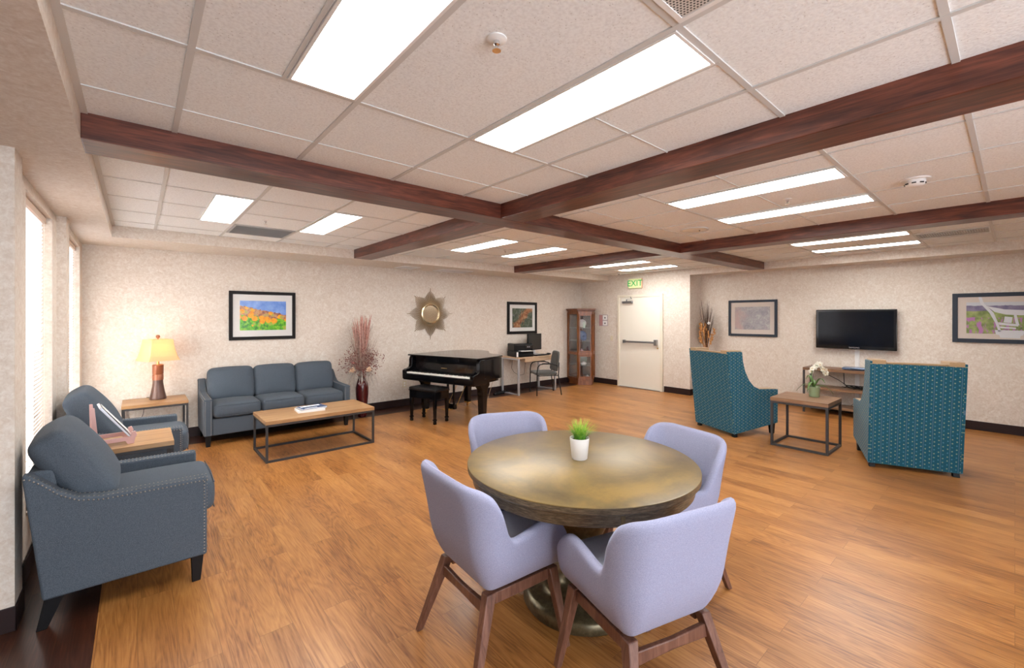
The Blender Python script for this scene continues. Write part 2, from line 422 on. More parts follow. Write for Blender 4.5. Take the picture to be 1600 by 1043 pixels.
# beams
def trim(i, mb, m, label, bev=.004): return struct(mb.obj('trim_%d' % i, m, bev=bev, smooth=False), label)
trim(1, Mb().box(XS, XD+.02, 2.916, 3.178, BZ, CZ+.01), 'beam', 'long dark rosewood ceiling beam running from the window side to the television wall')
trim(2, Mb().box(2.386, 2.651, Y0, 2.914, BZ, CZ+.01).box(2.386, 2.651, 3.18, YS, BZ, CZ+.01), 'beamY', 'dark rosewood cross beam nearest the camera')
trim(3, Mb().box(5.48, 5.74, Y0, 2.914, BZ, CZ+.01).box(5.48, 5.74, 3.18, YS, BZ, CZ+.01), 'beamY', 'dark rosewood cross beam farther from the camera')
# soffits
trim(4, Mb().box(-3.2, XS, Y0, YA, BZ, CZ+.01), 'wall', 'papered soffit above the windows', 0)
trim(5, Mb().box(XS, XD, YS, YA, BZ, CZ+.01), 'wall', 'papered soffit above the sofa wall', 0)
trim(6, Mb().box(XD, XB+.05, Y0, YC, BZ, CZ+.01), 'wall', 'papered soffit above the television wall', 0)
# walls
struct(Mb().box(-.68, XD+.1, YA, YA+.12, 0, CZ).obj('wall_back', 'wall', smooth=False), 'sofa wall with mottled beige paper')
struct(Mb().box(XD, XD+.6, YC, YA+.12, 0, CZ).obj('wall_door', 'wall', smooth=False), 'papered wall around the exit door')
struct(Mb().box(XB, XB+.12, Y0, YC+.05, 0, CZ).obj('wall_right', 'wall', smooth=False), 'papered television wall')
# window wall: piers and openings
WX1, WX2 = -.52, -.492
W1 = (3.97, 5.06, .38, 2.37); W2 = (5.72, 6.86, .38, 2.37)
wm = Mb()
wm.box(-3.3, -3.2, Y0, 3.49, 0, BZ); wm.box(-3.2, -.47, 3.30, 3.49, 0, BZ);                      # unseen side wall added to block outside light, then near pier face
wm.box(-.68, WX1, 3.49, W1[0], 0, BZ); wm.box(-.68, WX1, W1[1], 5.30, 0, BZ)
wm.box(-.68, WX1, W1[0], W1[1], 0, W1[2]); wm.box(-.68, WX1, W1[0], W1[1], W1[3], BZ)
wm.box(-.68, -.462, 5.30, 5.52, 0, BZ)                      # second pier
wm.box(-.68, WX2, 5.52, W2[0], 0, BZ); wm.box(-.68, WX2, W2[1], YA, 0, BZ)
wm.box(-.68, WX2, W2[0], W2[1], 0, W2[2]); wm.box(-.68, WX2, W2[0], W2[1], W2[3], BZ)
struct(Mb().box(2.9, XB+.1, Y0-.12, Y0, 0, CZ).box(-3.2, -.9, Y0-.12, Y0, 0, CZ).obj('wall_front', 'wall', smooth=False), 'unseen papered wall behind the camera, its gap sized to limit daylight')  # unseen; left piece added to narrow the gap and dim light from behind
struct(wm.obj('wall_left', 'wall', smooth=False), 'papered window wall with two piers, plus an unseen light-blocking side wall')
for i, (Wn, wx, rec) in enumerate(((W1, WX1, .10), (W2, WX2, .10))):
    y0, y1, z0, z1 = Wn; xg = wx-rec
    f = Mb(); t = .035
    f.box(xg-.03, xg+.0, y0, y0+t, z0, z1).box(xg-.03, xg, y1-t, y1, z0, z1).box(xg-.03, xg, y0+t, y1-t, z0, z0+t).box(xg-.03, xg, y0+t, y1-t, z1-t, z1)
    wo = struct(f.obj('window_%d' % (i+1), 'white', bev=.003), 'tall bright window between the papered piers' if i == 0 else 'tall bright window in the corner beside the sofa wall')
    Mb().box(xg-.018, xg-.012, y0+t, y1-t, z0+t, z1-t).obj('pane', 'glass', wo, smooth=False)
    Mb().box(xg, wx+.012, y0-.0, y1+.0, z0-.02, z0).obj('sill', 'trim', wo, bev=.003)
    # blind
    bl = thing('window_blind', ('white slatted blind in the nearer tall window behind the near armchair', 'white slatted blind in the corner window by the lamp table')[i], 'blind', (xg+.045, (y0+y1)/2, z1-.005), 0, 'window blinds')
    L = (y1-y0)/2-.02
    Mb().box(-.025, .025, -L, L, -.045, 0).obj('headrail', 'trim', bl, bev=.003)
    s = Mb(); n = 64; H = z1-z0-.10
    for k in range(n):
        z = -.06-k*H/n
        s.hexa([(-.009,-L+.01,z-.0135), (.007,-L+.01,z+.0155), (.007,L-.01,z+.0155), (-.009,L-.01,z-.0135)],
               [(-.0075,-L+.01,z-.0145), (.0085,-L+.01,z+.0145), (.0085,L-.01,z+.0145), (-.0075,L-.01,z-.0145)])
    s.obj('slats', 'slat', bl, smooth=False)
    c = Mb()
    for yy in (-L+.12, L-.12): c.tube([(.026,yy,-.04), (.026,yy,-H-.05)], .0012, 5)
    c.obj('ladder_cord', 'white', bl)
    Mb().box(-.02, .02, -L+.01, L-.01, -H-.075, -H-.058).obj('bottom_rail', 'white', bl, bev=.003)

# baseboards
BH = .125
def base(name, segs, label):
    b = Mb()
    for s_ in segs: b.box(*s_, 0, BH)
    return struct(b.obj('baseboard_'+name, 'vinyl', bev=.003), label)
base('back', [(-.44, XD, YA-.008, YA)], 'dark cove base along the sofa wall')
base('door', [(XD-.008, XD, 6.02, YA-.01), (XD-.008, XD, YC-.008, 4.86), (XD, XB, YC-.008, YC)], 'dark cove base beside the exit door')
base('right', [(XB-.008, XB, Y0, YC-.01)], 'dark cove base along the television wall')
base('left', [(-3.2, -.462, 3.292, 3.30), (-.47, -.462, 3.292, 3.50), (-.512+0, -.504, 3.50, 5.30), (-.512, -.454, 5.292, 5.30), (-.462, -.454, 5.292, 5.53), (-.492, -.484, 5.53, YA)], 'dark cove base under the windows')

# exit door
dr = struct(Mb().box(XD-.030, XD-.008, 4.93, 5.955, .012, 2.03).obj('door_1', 'door', bev=.003), 'cream exit door with a push bar')
f = Mb()
for a in ((4.872, 4.93), (5.955, 6.012)): f.box(XD-.045, XD, a[0], a[1], 0, 2.085)
f.box(XD-.045, XD, 4.93, 5.955, 2.03, 2.085).obj('door_frame', 'doorframe', dr, bev=.004)
pb = Mb(); pb.box(XD-.095, XD-.060, 5.02, 5.83, 1.015, 1.055).obj('push_bar', 'steel', dr, bev=.008)
Mb().box(XD-.105, XD-.03, 4.985, 5.045, .975, 1.10).obj('latch_case', 'steel', dr, bev=.006)
Mb().box(XD-.090, XD-.03, 5.79, 5.84, 1.0, 1.07).obj('bar_bracket', 'steel', dr, bev=.006)
c = Mb(); c.box(XD-.085, XD-.03, 5.60, 5.86, 1.895, 1.945).tube([(XD-.06,5.75,1.945), (XD-.06,5.75,1.985)], .016, 10)
c.beam((XD-.06,5.75,1.985), (XD-.16,5.55,1.99), .02, .008).beam((XD-.16,5.55,1.99), (XD-.05,5.66,2.04), .02, .008); c.obj('door_closer', 'steel', dr, bev=.004)
Mb().box(XD-.06, XD, 4.93, 5.955, 0, .012).obj('threshold', 'steel', dr)
Mb().box(XD-.035, XD-.03, 4.975, 5.005, .90, .93).obj('keyhole_plate', 'brass', dr)

# ---------------------------------------------------------------- ceiling lights
LIGHTS = [  # x0,x1,y0,y1
 (.465,.745,.760,1.945, 'bright ceiling light panel at the top left, nearest the camera on the window side'),
 (1.39,1.685,.755,1.95, 'bright ceiling light panel at the top centre, just before the cross beam'),
 (.465,.745,4.145,5.335, 'ceiling light panel beyond the long beam, nearest the windows'),
 (1.39,1.67,4.145,5.335, 'ceiling light panel beyond the long beam, second from the windows'),
 (3.445,3.735,4.185,5.385, 'ceiling light panel beyond both beams, nearer the piano of the middle far pair'),
 (4.40,4.68,4.185,5.385, 'ceiling light panel beyond both beams, nearer the exit of the middle far pair'),
 (3.445,3.735,.76,1.96, 'ceiling light strip right of the near cross beam, nearer of the smoke detector pair'),
 (4.40,4.68,.76,1.96, 'ceiling light strip right of the near cross beam, farther of the smoke detector pair'),
 (6.61,6.88,4.20,5.40, 'ceiling light strip in the far corner bay, farther from the exit sign'),
 (7.54,7.83,4.20,5.40, 'ceiling light strip in the far corner bay, directly before the exit sign'),
 (6.61,6.88,.80,1.97, 'ceiling light strip near the television wall, partly behind the far cross beam'),
 (7.52,7.80,.80,1.97, 'ceiling light strip nearest the television wall')]
def fixture(x0, x1, y0, y1, label):
    cx, cy = (x0+x1)/2, (y0+y1)/2; t = thing('ceiling_light', label, 'light', (cx, cy, CZ), 0, 'recessed ceiling light panels')
    a, b = (x1-x0)/2, (y1-y0)/2; f = Mb(); w = .012
    f.box(-a, -a+w, -b, b, -.010, 0).box(a-w, a, -b, b, -.010, 0).box(-a+w, a-w, -b, -b+w, -.010, 0).box(-a+w, a-w, b-w, b, -.010, 0)
    f.obj('frame', 'white', t, smooth=False)
    Mb().box(-a+w, a-w, -b+w, b-w, -.006, -.001).obj('diffuser', 'panel', t, smooth=False)
for L_ in LIGHTS: fixture(*L_)
# ---- ceiling fittings
def vent(name, x0, x1, y0, y1, label, m='ventgrey', z=CZ, slats='Y', ns=26):
    t = thing(name, label, 'vent', ((x0+x1)/2, (y0+y1)/2, z)); a, b = (x1-x0)/2, (y1-y0)/2; w = .02
    f = Mb(); f.box(-a, -a+w, -b, b, -.010, 0).box(a-w, a, -b, b, -.010, 0).box(-a+w, a-w, -b, -b+w, -.010, 0).box(-a+w, a-w, b-w, b, -.010, 0)
    f.obj('frame', m, t, smooth=False)
    s = Mb()
    for k in range(ns):
        if slats == 'Y':
            y = -b+w+(2*b-2*w)*(k+.5)/ns; s.hexa([(-a+w,y-.006,-.008),(a-w,y-.006,-.008),(a-w,y+.010,-.002),(-a+w,y+.010,-.002)], [(-a+w,y-.006,-.0065),(a-w,y-.006,-.0065),(a-w,y+.010,-.0005),(-a+w,y+.010,-.0005)])
    s.obj('slats', m, t, smooth=False)
    return t
vent('air_vent', .775, 1.365, 5.37, 5.93, 'grey square air vent beyond the long beam, between two light panels')
vent('air_vent', 7.02, 7.36, .19, .77, 'grey air vent at the right edge beside the farthest light strip', ns=26)
vent('air_register', 3.35, 3.66, 6.62, 6.98, 'white air register under the soffit left above the sunburst mirror', 'white', BZ, 'Y', 14)
vent('air_register', 4.10, 4.75, 6.62, 6.98, 'white air register under the soffit right above the sunburst mirror', 'white', BZ, 'Y', 14)
# perforated return grille at the top edge
def m_perf():
    m = mat('perforated_steel', (.60,.57,.53), .45); q = N(m); tc = q.n('ShaderNodeTexCoord'); s = q.n('ShaderNodeSeparateXYZ', i_0=tc.outputs['Object'])
    P_ = .011; ci = q.math('FLOOR', q.math('DIVIDE', q.math('ADD', s.outputs[0], 10.), P_))
    fu = q.math('SUBTRACT', q.math('FRACT', q.math('DIVIDE', q.math('ADD', s.outputs[0], 10.), P_)), .5)
    fv = q.math('SUBTRACT', q.math('FRACT', q.math('ADD', q.math('DIVIDE', q.math('ADD', s.outputs[1], 10.), P_), q.math('MULTIPLY', q.math('MODULO', ci, 2.), .5))), .5)
    d = q.math('ADD', q.math('MULTIPLY', fu, fu), q.math('MULTIPLY', fv, fv))
    q.col(q.mix(q.math('LESS_THAN', d, .095), (.60,.57,.53), (.03,.028,.026))); return m
M['perf'] = m_perf()
t = thing('return_grille', 'perforated metal return air grille at the top edge of the ceiling', 'vent', (1.068, .445, CZ))
f = Mb(); a, b, w = .295, .282, .018
f.box(-a, -a+w, -b, b, -.010, 0).box(a-w, a, -b, b, -.010, 0).box(-a+w, a-w, -b, -b+w, -.010, 0).box(-a+w, a-w, b-w, b, -.010, 0); f.obj('frame', 'white', t, smooth=False)
Mb().box(-a+w, a-w, -b+w, b-w, -.006, -.001).obj('perforated_plate', 'perf', t, smooth=False)
def sprinkler(x, y, label, big=False):
    t = thing('fire_sprinkler', label, 'sprinkler', (x, y, CZ), 0, 'ceiling sprinklers')
    r = .036 if big else .030
    Mb().lathe([(r, 0), (r, -.004), (r*.75, -.008), (r*.45, -.009)], n=28).obj('escutcheon', 'white', t)
    Mb().lathe([(.011, -.008), (.012, -.022), (.006, -.028), (.006, -.038), (.016, -.040), (.016, -.043)], n=16).obj('nozzle', 'chrome', t)
sprinkler(.961, 1.197, 'chrome fire sprinkler in a white ring between the two nearest light panels', True)
sprinkler(.98, 4.95, 'fire sprinkler beyond the long beam beside the grey square vent')
sprinkler(4.08, 4.88, 'small fire sprinkler between the middle far pair of light panels')
sprinkler(4.09, 1.235, 'small fire sprinkler between the two long light strips on the right')
t = thing('smoke_detector', 'round white smoke detector on the ceiling right of the long light strips', 'detector', (4.20, .465, CZ))
Mb().lathe([(.085, 0), (.083, -.008), (.07, -.010)], n=36).obj('mounting_ring', 'white', t)
Mb().lathe([(.058, -.009), (.058, -.030), (.050, -.044), (.034, -.052), (0, -.054)], n=36).obj('body', 'white', t)
s = Mb()
for k in range(8):
    th = 2*PI*k/8
    s.xf(Matrix()) if False else None
    c_, s_ = math.cos(th), math.sin(th)
    s.beam((c_*.056-s_*-.012, s_*.056+c_*-.012, -.034), (c_*.056-s_*.012, s_*.056+c_*.012, -.034), .006, .008)
s.obj('sensor_slots', 'black', t)
t = thing('ceiling_speaker', 'round beige ceiling speaker just before the beam crossing', 'speaker', (4.73, 2.35, CZ))
Mb().lathe([(.155, 0), (.152, -.008), (.14, -.012), (.135, -.008)], n=48).obj('rim', 'tee', t)
Mb().lathe([(.134, -.004), (.12, -.009), (0, -.010)], n=48).obj('grille', 'doorframe', t)
Mb().ball((.04, -.04, -.011), .008).obj('screw', 'black', t)
t = thing('motion_sensor', 'small white sensor on the ceiling before the exit sign', 'sensor', (8.02, 5.70, CZ))
Mb().lathe([(.05, 0), (.05, -.02), (.035, -.045), (0, -.05)], n=24).obj('body', 'white', t); Mb().ball((-.02, -.02, -.04), .014).obj('lens', 'black', t)

# ---------------------------------------------------------------- wall fittings
t = thing('exit_sign', 'lit exit sign with green letters above the cream door', 'sign', (XD, 5.545, 2.335))
Mb().box(-.045, -.001, -.165, .165, -.105, .105).obj('housing', mat('exit_sign_face', (.62,.66,.34), .4, emit=(.9,.95,.5), estr=.12), t, bev=.006)
RZm = Matrix.Rotation(-PI/2, 4, 'Z') @ Matrix.Rotation(PI/2, 4, 'X')
Mb().text('EXIT', .19, Matrix.Translation((-.0465, .0, 0)) @ RZm, .001).obj('lettering', mat('exit_green', (.0,.30,.06), .4, emit=(.0,.55,.12), estr=.22), t, smooth=False)
Mb().box(-.046, -.001, -.172, -.165, -.108, .108).obj('side_glow', mat('exit_glow_paint', (.75,.45,.3), .4), t)  # orange glow on the sign's right side, painted as a strip
t = thing('notice_board', 'small framed safety notice between the glass cabinet and the door', 'sign', (XD, 6.435, 1.508))
Mb().box(-.014, -.001, -.125, .125, -.135, .135).obj('backing', mat('notice_mauve', (.42,.34,.36), .5), t, bev=.002)
Mb().box(-.016, -.014, .02, .115, -.125, .125).obj('red_strip', mat('notice_red', (.50,.25,.24), .5), t)
for z in (-.065, .065): Mb().box(-.016, -.014, -.115, .012, z-.055, z+.055).obj('card', 'paper', t)
for z in (-.065, .065): Mb().prism([(-.075,z-.02), (-.03,z-.02), (-.0525,z+.025)], 'X', -.018, -.016).obj('symbol', 'black', t)
def outlet(x, y, z, rz, label, m='outlet', sw=False):
    t = thing('light_switch' if sw else 'wall_outlet', label, 'switch' if sw else 'outlet', (x, y, z), rz)
    Mb().box(-.036, .036, -.007, 0, -.058, .058).obj('plate', m, t, bev=.002)
    if sw: Mb().box(-.006, .006, -.014, -.006, -.012, .012).obj('toggle', m, t)
    else:
        for zz in (-.022, .022): Mb().box(-.017, .017, -.009, -.006, zz-.015, zz+.015).obj('socket', 'mat_white', t, bev=.002)
outlet(3.61, YA, .385, 0, 'ivory wall outlet left of the piano')
outlet(7.63, YA, .455, 0, 'white wall outlet between the desk chair and the glass cabinet', 'outletwhite')
outlet(XD, 6.20, 1.09, -PI/2, 'cream light switch on the wall just left of the exit door', 'outlet', True)
outlet(1.22, YA, .45, 0, 'white wall outlet behind the sofa', 'outletwhite')

# ---------------------------------------------------------------- pictures
def print_mat(name, fn):
    m = mat(name, rough=.25, spec=.5); q = N(m); tc = q.n('ShaderNodeTexCoord'); s = q.n('ShaderNodeSeparateXYZ', i_0=tc.outputs['Object'])
    q.col(fn(q, s.outputs[0], s.outputs[2], tc.outputs['Object'])); return m
def p_poppy(q, x, z, v):
    n = q.noise(v, 9, 5, .6); n2 = q.noise(v, 26, 3, .6); n4 = q.noise(v, 12, 2)
    hz = q.math('ADD', q.math('SUBTRACT', z, q.math('MULTIPLY', x, -.24)), q.math('MULTIPLY', q.math('SUBTRACT', n2, .5), .07))
    sky = q.ramp(n, [(.3, (.10,.24,.72)), (.6, (.26,.44,.90)), (.8, (.55,.65,.95))])
    gr = q.ramp(n2, [(.35, (.03,.18,.01)), (.5, (.12,.52,.01)), (.65, (.45,.80,.05))])
    br = q.ramp(n2, [(.35, (.16,.06,.08)), (.5, (.60,.26,.08)), (.65, (.70,.50,.30))])
    orr = q.ramp(n2, [(.3, (.80,.22,.0)), (.5, (1.0,.42,.0)), (.7, (1,.62,.03))])
    d = q.n('ShaderNodeTexVoronoi', i_Vector=v, i_Scale=11).outputs['Distance']
    hgt = q.math('ADD', z, q.math('MULTIPLY', x, .15))
    hill = q.mix(q.math('GREATER_THAN', q.math('ADD', hgt, q.math('MULTIPLY', q.math('SUBTRACT', n4, .5), .16)), -.03), gr, br)
    hill = q.mix(q.math('LESS_THAN', q.math('ADD', q.math('MULTIPLY', d, .55), q.math('ABSOLUTE', q.math('ADD', hgt, .035))), .275), hill, orr)
    hill = q.mix(q.math('GREATER_THAN', n2, .60), hill, q.mix(.6, gr, (.5,.2,.1)))
    return q.mix(q.math('GREATER_THAN', hz, .075), hill, sky)
def p_autumn(q, x, z, v):
    n = q.noise(v, 7, 6, .65, 1); n2 = q.noise(v, 20, 4, .6, .5)
    diag = q.math('ADD', q.math('ABSOLUTE', q.math('SUBTRACT', z, q.math('MULTIPLY', x, 1.0))), q.math('MULTIPLY', q.math('SUBTRACT', n, .5), .5))
    a = q.ramp(n2, [(.3, (.03,.04,.05)), (.5, (.07,.10,.05)), (.7, (.16,.17,.16))])
    b = q.ramp(n2, [(.3, (.16,.05,.02)), (.5, (.33,.13,.05)), (.72, (.55,.38,.20))])
    return q.mix(q.ramp(diag, [(.05, (1,)*3), (.15, (0,)*3)]), a, b)
def p_grey(q, x, z, v):
    n = q.noise(v, 12, 7, .75, 1.2)
    a = q.ramp(n, [(.3, (.20,.19,.22)), (.5, (.36,.34,.36)), (.68, (.58,.56,.55))])
    return q.mix(q.ramp(q.math('ADD', x, q.noise(v, 6, 3)), [(.15, (.8,)*3), (.4, (0,)*3)]), a, (.52,.36,.33))
def p_field(q, x, z, v):
    n = q.noise(v, 14, 5, .6); n3 = q.noise(q.n('ShaderNodeMapping', i_Vector=v, i_Scale=(14,14,5)).outputs[0], 2, 4)
    sky = (.62,.66,.72); hills = q.ramp(n, [(.3, (.14,.13,.24)), (.7, (.30,.26,.38))])
    grass = q.ramp(n, [(.3, (.14,.20,.07)), (.6, (.36,.44,.16)), (.8, (.5,.5,.25))])
    fl_ = q.mix(q.ramp(n3, [(.50, (0,)*3), (.56, (1,)*3)]), grass, (.50,.22,.48))
    low = q.mix(q.math('GREATER_THAN', q.math('SUBTRACT', .03, z), q.math('MULTIPLY', n, .05)), grass, fl_)
    c = q.mix(q.math('GREATER_THAN', q.math('ADD', z, q.math('MULTIPLY', n, .02)), .105), low, hills)
    return q.mix(q.math('GREATER_THAN', q.math('ADD', z, q.math('MULTIPLY', n, .03)), .185), c, sky)
def picture(label, loc, rz, w, h, fw, mw, mframe, mmat, pm, cat='picture', mh=None):
    """local x right, front is -y"""
    t = thing('framed_picture', label, cat, loc, rz); a, b = w/2, h/2; mh = mh or mw
    f = Mb(); f.box(-a, -a+fw, -.028, 0, -b, b).box(a-fw, a, -.028, 0, -b, b).box(-a+fw, a-fw, -.028, 0, -b, -b+fw).box(-a+fw, a-fw, -.028, 0, b-fw, b)
    f.obj('frame', mframe, t, bev=.003)
    Mb().box(-a+fw, a-fw, -.016, -.002, -b+fw, b-fw).obj('mat_board', mmat, t, smooth=False)
    Mb().box(-a+fw+mw, a-fw-mw, -.018, -.016, -b+fw+mh, b-fw-mh).obj('print', pm, t, smooth=False)
    Mb().box(-a+fw, a-fw, -.0225, -.0205, -b+fw, b-fw).obj('glazing', 'glazing', t, smooth=False)
    return t
M['glazing'] = mat('picture_glazing', (.01,.01,.01), .03, alpha=.05)
picture('framed photo of orange poppies under a blue sky, hung above the sofa', (1.383, YA, 1.605), 0, .85, .69, .045, .085, 'frameblack', 'mat_white', print_mat('poppy_print', p_poppy), mh=.09)
picture('black framed autumn woodland print hung above the computer desk', (6.445, YA, 1.566), 0, .877, .70, .06, .08, 'frameblack', 'mat_white', print_mat('autumn_print', p_autumn), mh=.08)
picture('grey framed pale branches print between the corner and the television', (XB, 3.287, 1.563), -PI/2, .866, .695, .045, .075, 'framegrey', 'mat_cream', print_mat('pale_branches_print', p_grey), mh=.085)
pf = picture('grey framed print of a white chair in a flower field, right of the television', (XB, -.01, 1.572), -PI/2, 1.2, .695, .055, .085, 'framegrey', 'mat_cream', print_mat('flower_field_print', p_field), mh=.075)
ch = Mb(); Yp, Yq = -.0195, -.018
for P_ in ([(-.345,.29),(-.315,.29),(-.29,.20),(-.20,.07),(-.155,-.085),(-.13,-.19),(-.155,-.19),(-.185,-.07),(-.24,.07),(-.325,.20)],
           [(-.27,.165),(-.10,.115),(.06,.105),(.17,.12),(.165,.045),(.05,.035),(-.09,.045),(-.19,.08)],
           [(-.16,-.06),(.02,-.085),(.02,-.115),(-.15,-.095)], [(-.145,-.115),(.0,-.13),(.0,-.15),(-.14,-.14)], [(-.02,.04),(.005,.04),(.03,-.10),(.0,-.10)], [(.14,.05),(.16,.05),(.17,-.06),(.155,-.06)],
           [(-.19,-.165),(.085,-.17),(.06,-.235),(.04,-.24),(.035,-.275),(-.14,-.27),(-.15,-.235),(-.18,-.225)], [(-.10,.02),(-.03,.01),(-.04,-.07),(-.11,-.06)]):
    ch.prism(P_, 'Y', Yp, Yq)
ch.obj('printed_chair', mat('chair_print_white', (.70,.72,.76), .3), pf, smooth=False)

# sunburst mirror
t = thing('sunburst_mirror', 'round sunburst mirror with antique gold rays above the piano', 'mirror', (4.13, YA, 1.648), 0)
r_ = Mb(); K = 96
for k in range(K):
    th = 2*PI*k/K; ph = (k % 12)/12; tri = abs(ph-.5)*2
    if k % 12 == 0: R_ = .46
    else: R_ = .30+.13*tri
    if k % 24 == 0: R_ = .475
    d = Vector((math.cos(th), 0, math.sin(th)))
    r_.beam(Vector((0,-.022,0))+d*.15, Vector((0,-.016,0))+d*R_, .013, .010, .007, .006, up=(0,1,0))
r_.obj('rays', 'gold', t, bev=0)
Mrx = Matrix.Rotation(PI/2, 4, 'X')
Mb().lathe([(.20,.0),(.20,.014),(.192,.034),(.172,.042),(.155,.034),(.148,.020)], n=48).xf(Mrx).obj('rim', 'rimgold', t)
Mb().lathe([(.152,.016),(.150,.024),(.10,.0255),(0,.026)], n=48).xf(Mrx).obj('mirror_disc', 'mirror', t)

# ---------------------------------------------------------------- upholstered seating (front is local -y, depth d measured from the front)
def nails(mb, pts, step=.02, r=.0045, nrm=(1,0,0)):
    """row of nail heads along a polyline"""
    nrm = Vector(nrm); acc = 0
    for p, q in zip(pts, pts[1:]):
        p = Vector(p); q = Vector(q); L = (q-p).length; t = acc
        while t < L:
            c = p+(q-p)*(t/L); a = nrm.orthogonal().normalized(); b = nrm.cross(a)
            ring = [mb.bm.verts.new(c+(a*math.cos(k*PI/3)+b*math.sin(k*PI/3))*r) for k in range(6)]; top = mb.bm.verts.new(c+nrm*r*.7)
            for k in range(6): mb.bm.faces.new([ring[k], ring[(k+1)%6], top])
            t += step
        acc = t-L
ARM = [(.0,.155), (.0,.618), (.12,.620), (.30,.622), (.46,.626), (.55,.645), (.62,.690), (.68,.755), (.725,.793), (.750,.798)]
def arm_profile(back_bot=.68, zb=.155, k=1.0, front_h=0):
    P = [(d, z) for d, z in ARM]; P[0] = (0, zb); P.append((back_bot, zb)); return P
def make_arm(t, xo, xi, F, zb, dz=0, name='arm'):
    """arm panel from xo to xi (outer, inner), F = local y of the front"""
    pts = [(F+d, z+(dz if i > 0 and i < 10 else 0)) for i, (d, z) in enumerate(arm_profile(zb=zb))]
    m = Mb().prism(pts, 'X', min(xo, xi), max(xo, xi)); o = m.obj(name, 'grey', t, bev=.012, seg=3)
    nb = Mb(); s = 1 if xo > xi else -1
    top = [(xo+s*.001, y, z-.016) for y, z in pts[1:10]]
    nails(nb, [(xo+s*.001, F+.014, zb+.02)]+[(xo+s*.001, F+.014, pts[1][1]-.016)], .019, nrm=(s,0,0))
    nails(nb, top, .019, nrm=(s,0,0))
    nails(nb, [(xo-s*.014, F-.001, zb+.02), (xo-s*.014, F-.001, pts[1][1]-.02)], .019, nrm=(0,-1,0))
    nails(nb, [(xi+s*.014, F-.001, zb+.02), (xi+s*.014, F-.001, pts[1][1]-.02)], .019, nrm=(0,-1,0))
    # heads along the upper edge, seen from above
    nails(nb, [(xo-s*.012, y, z+.0005) for y, z in pts[1:9]], .019, nrm=(0,0,1))
    nails(nb, [(xi+s*.012, y, z+.0005) for y, z in pts[1:7]], .019, nrm=(0,0,1))
    nb.obj('nailhead_trim', 'nail', o, smooth=False)['kind'] = 'stuff'
    return o
def upholstered(label, cat, name, W_, D, n, loc, rz, group=None, zb=.155, cush_top=.95, dz=0):
    t = thing(name, label, cat, loc, rz, group); F = -D/2; hw = W_/2; aw = .085
    make_arm(t, hw, hw-aw, F, zb, dz); make_arm(t, -hw, -hw+aw, F, zb, dz)
    iw = hw-aw
    Mb().box(-iw, iw, F+.01, F+.62, zb, .335).obj('base_rail', 'grey', t, bev=.01, seg=3)
    Mb().prism([(F+.60,zb), (F+.665,zb), (F+.745,.79+dz), (F+.645,.79+dz)], 'X', -iw, iw).obj('back_frame', 'grey', t, bev=.015, seg=3)
    cw = 2*iw/n
    for i in range(n):
        cx = -iw+cw*(i+.5)
        sh_, sc_, sf_ = (.170, .428, .0) if n > 1 else (.195, .470, .035)
        m = Mb().cushion(cw-.008, .60+sf_, sh_, .05, .016, 12, (cx, F+.285-sf_/2, sc_)); o = m.obj('seat_cushion', 'grey', t, sub=1)
        pp = Mb()
        for zz in (sc_+sh_/2-.020, sc_-sh_/2+.020):
            pp.tube([(cx-cw/2+.03, F-sf_-.012, zz), (cx, F-sf_-.019, zz), (cx+cw/2-.03, F-sf_-.012, zz)], .004, 6)
        pp.obj('piping', 'grey', o)
        h = cush_top-(.47 if n > 1 else .50); LEAN, LY = (-13, .54) if n > 1 else (-31, .575)
        Mt = Matrix.Translation((cx+random.uniform(-.004,.004), F+LY, .475+(0 if n > 1 else .05)+h/2)) @ Matrix.Rotation(math.radians(LEAN), 4, 'X') @ Matrix.Rotation(math.radians(random.uniform(-1.2,1.2)), 4, 'Y')
        m = Mb().cushion(cw-.012, .17, h, .055, .045, 14, (0,0,0), pz=.014); m.xf(Mt); o = m.obj('back_cushion', 'grey', t, sub=1)
        pp = Mb(); a = cw/2-.05; b = h/2-.012
        pp.tube([Mt @ Vector(p) for p in ((-a-.03,0,-b+.03), (-a-.035,0,b-.05), (-a,0,b+.004), (0,0,b+.014), (a,0,b+.004), (a+.035,0,b-.05), (a+.03,0,-b+.03))], .004, 6)
        pp.obj('piping', 'grey', o)
    for sx in (-1, 1):
        x = sx*(hw-.045)
        Mb().postbar((x, F+.05, 0), (x, F+.045, zb+.01), .042, .042, .062, .062).obj('leg', 'blackleg', t, bev=.003)
        Mb().postbar((x, F+.685, 0), (x, F+.635, zb+.01), .040, .040, .062, .075).obj('leg', 'blackleg', t, bev=.003)
    return t
# armchairs face +x (local -y -> world +x : rz = +90 deg)
upholstered('slate grey armchair nearest the camera, under the near window', 'armchair', 'armchair', .735, .75, 1, (-.058, 3.548, 0), PI/2, 'grey nailhead armchairs', cush_top=.965)
upholstered('slate grey armchair behind the side table, between it and the lamp table', 'armchair', 'armchair', .73, .75, 1, (-.078, 5.125, 0), PI/2, 'grey nailhead armchairs', cush_top=.965)
upholstered('slate grey three-seat sofa with nailhead trim against the back wall', 'sofa', 'sofa', 1.76, .72, 3, (1.485, 6.735, 0), 0, None, .135, .90, -.035)

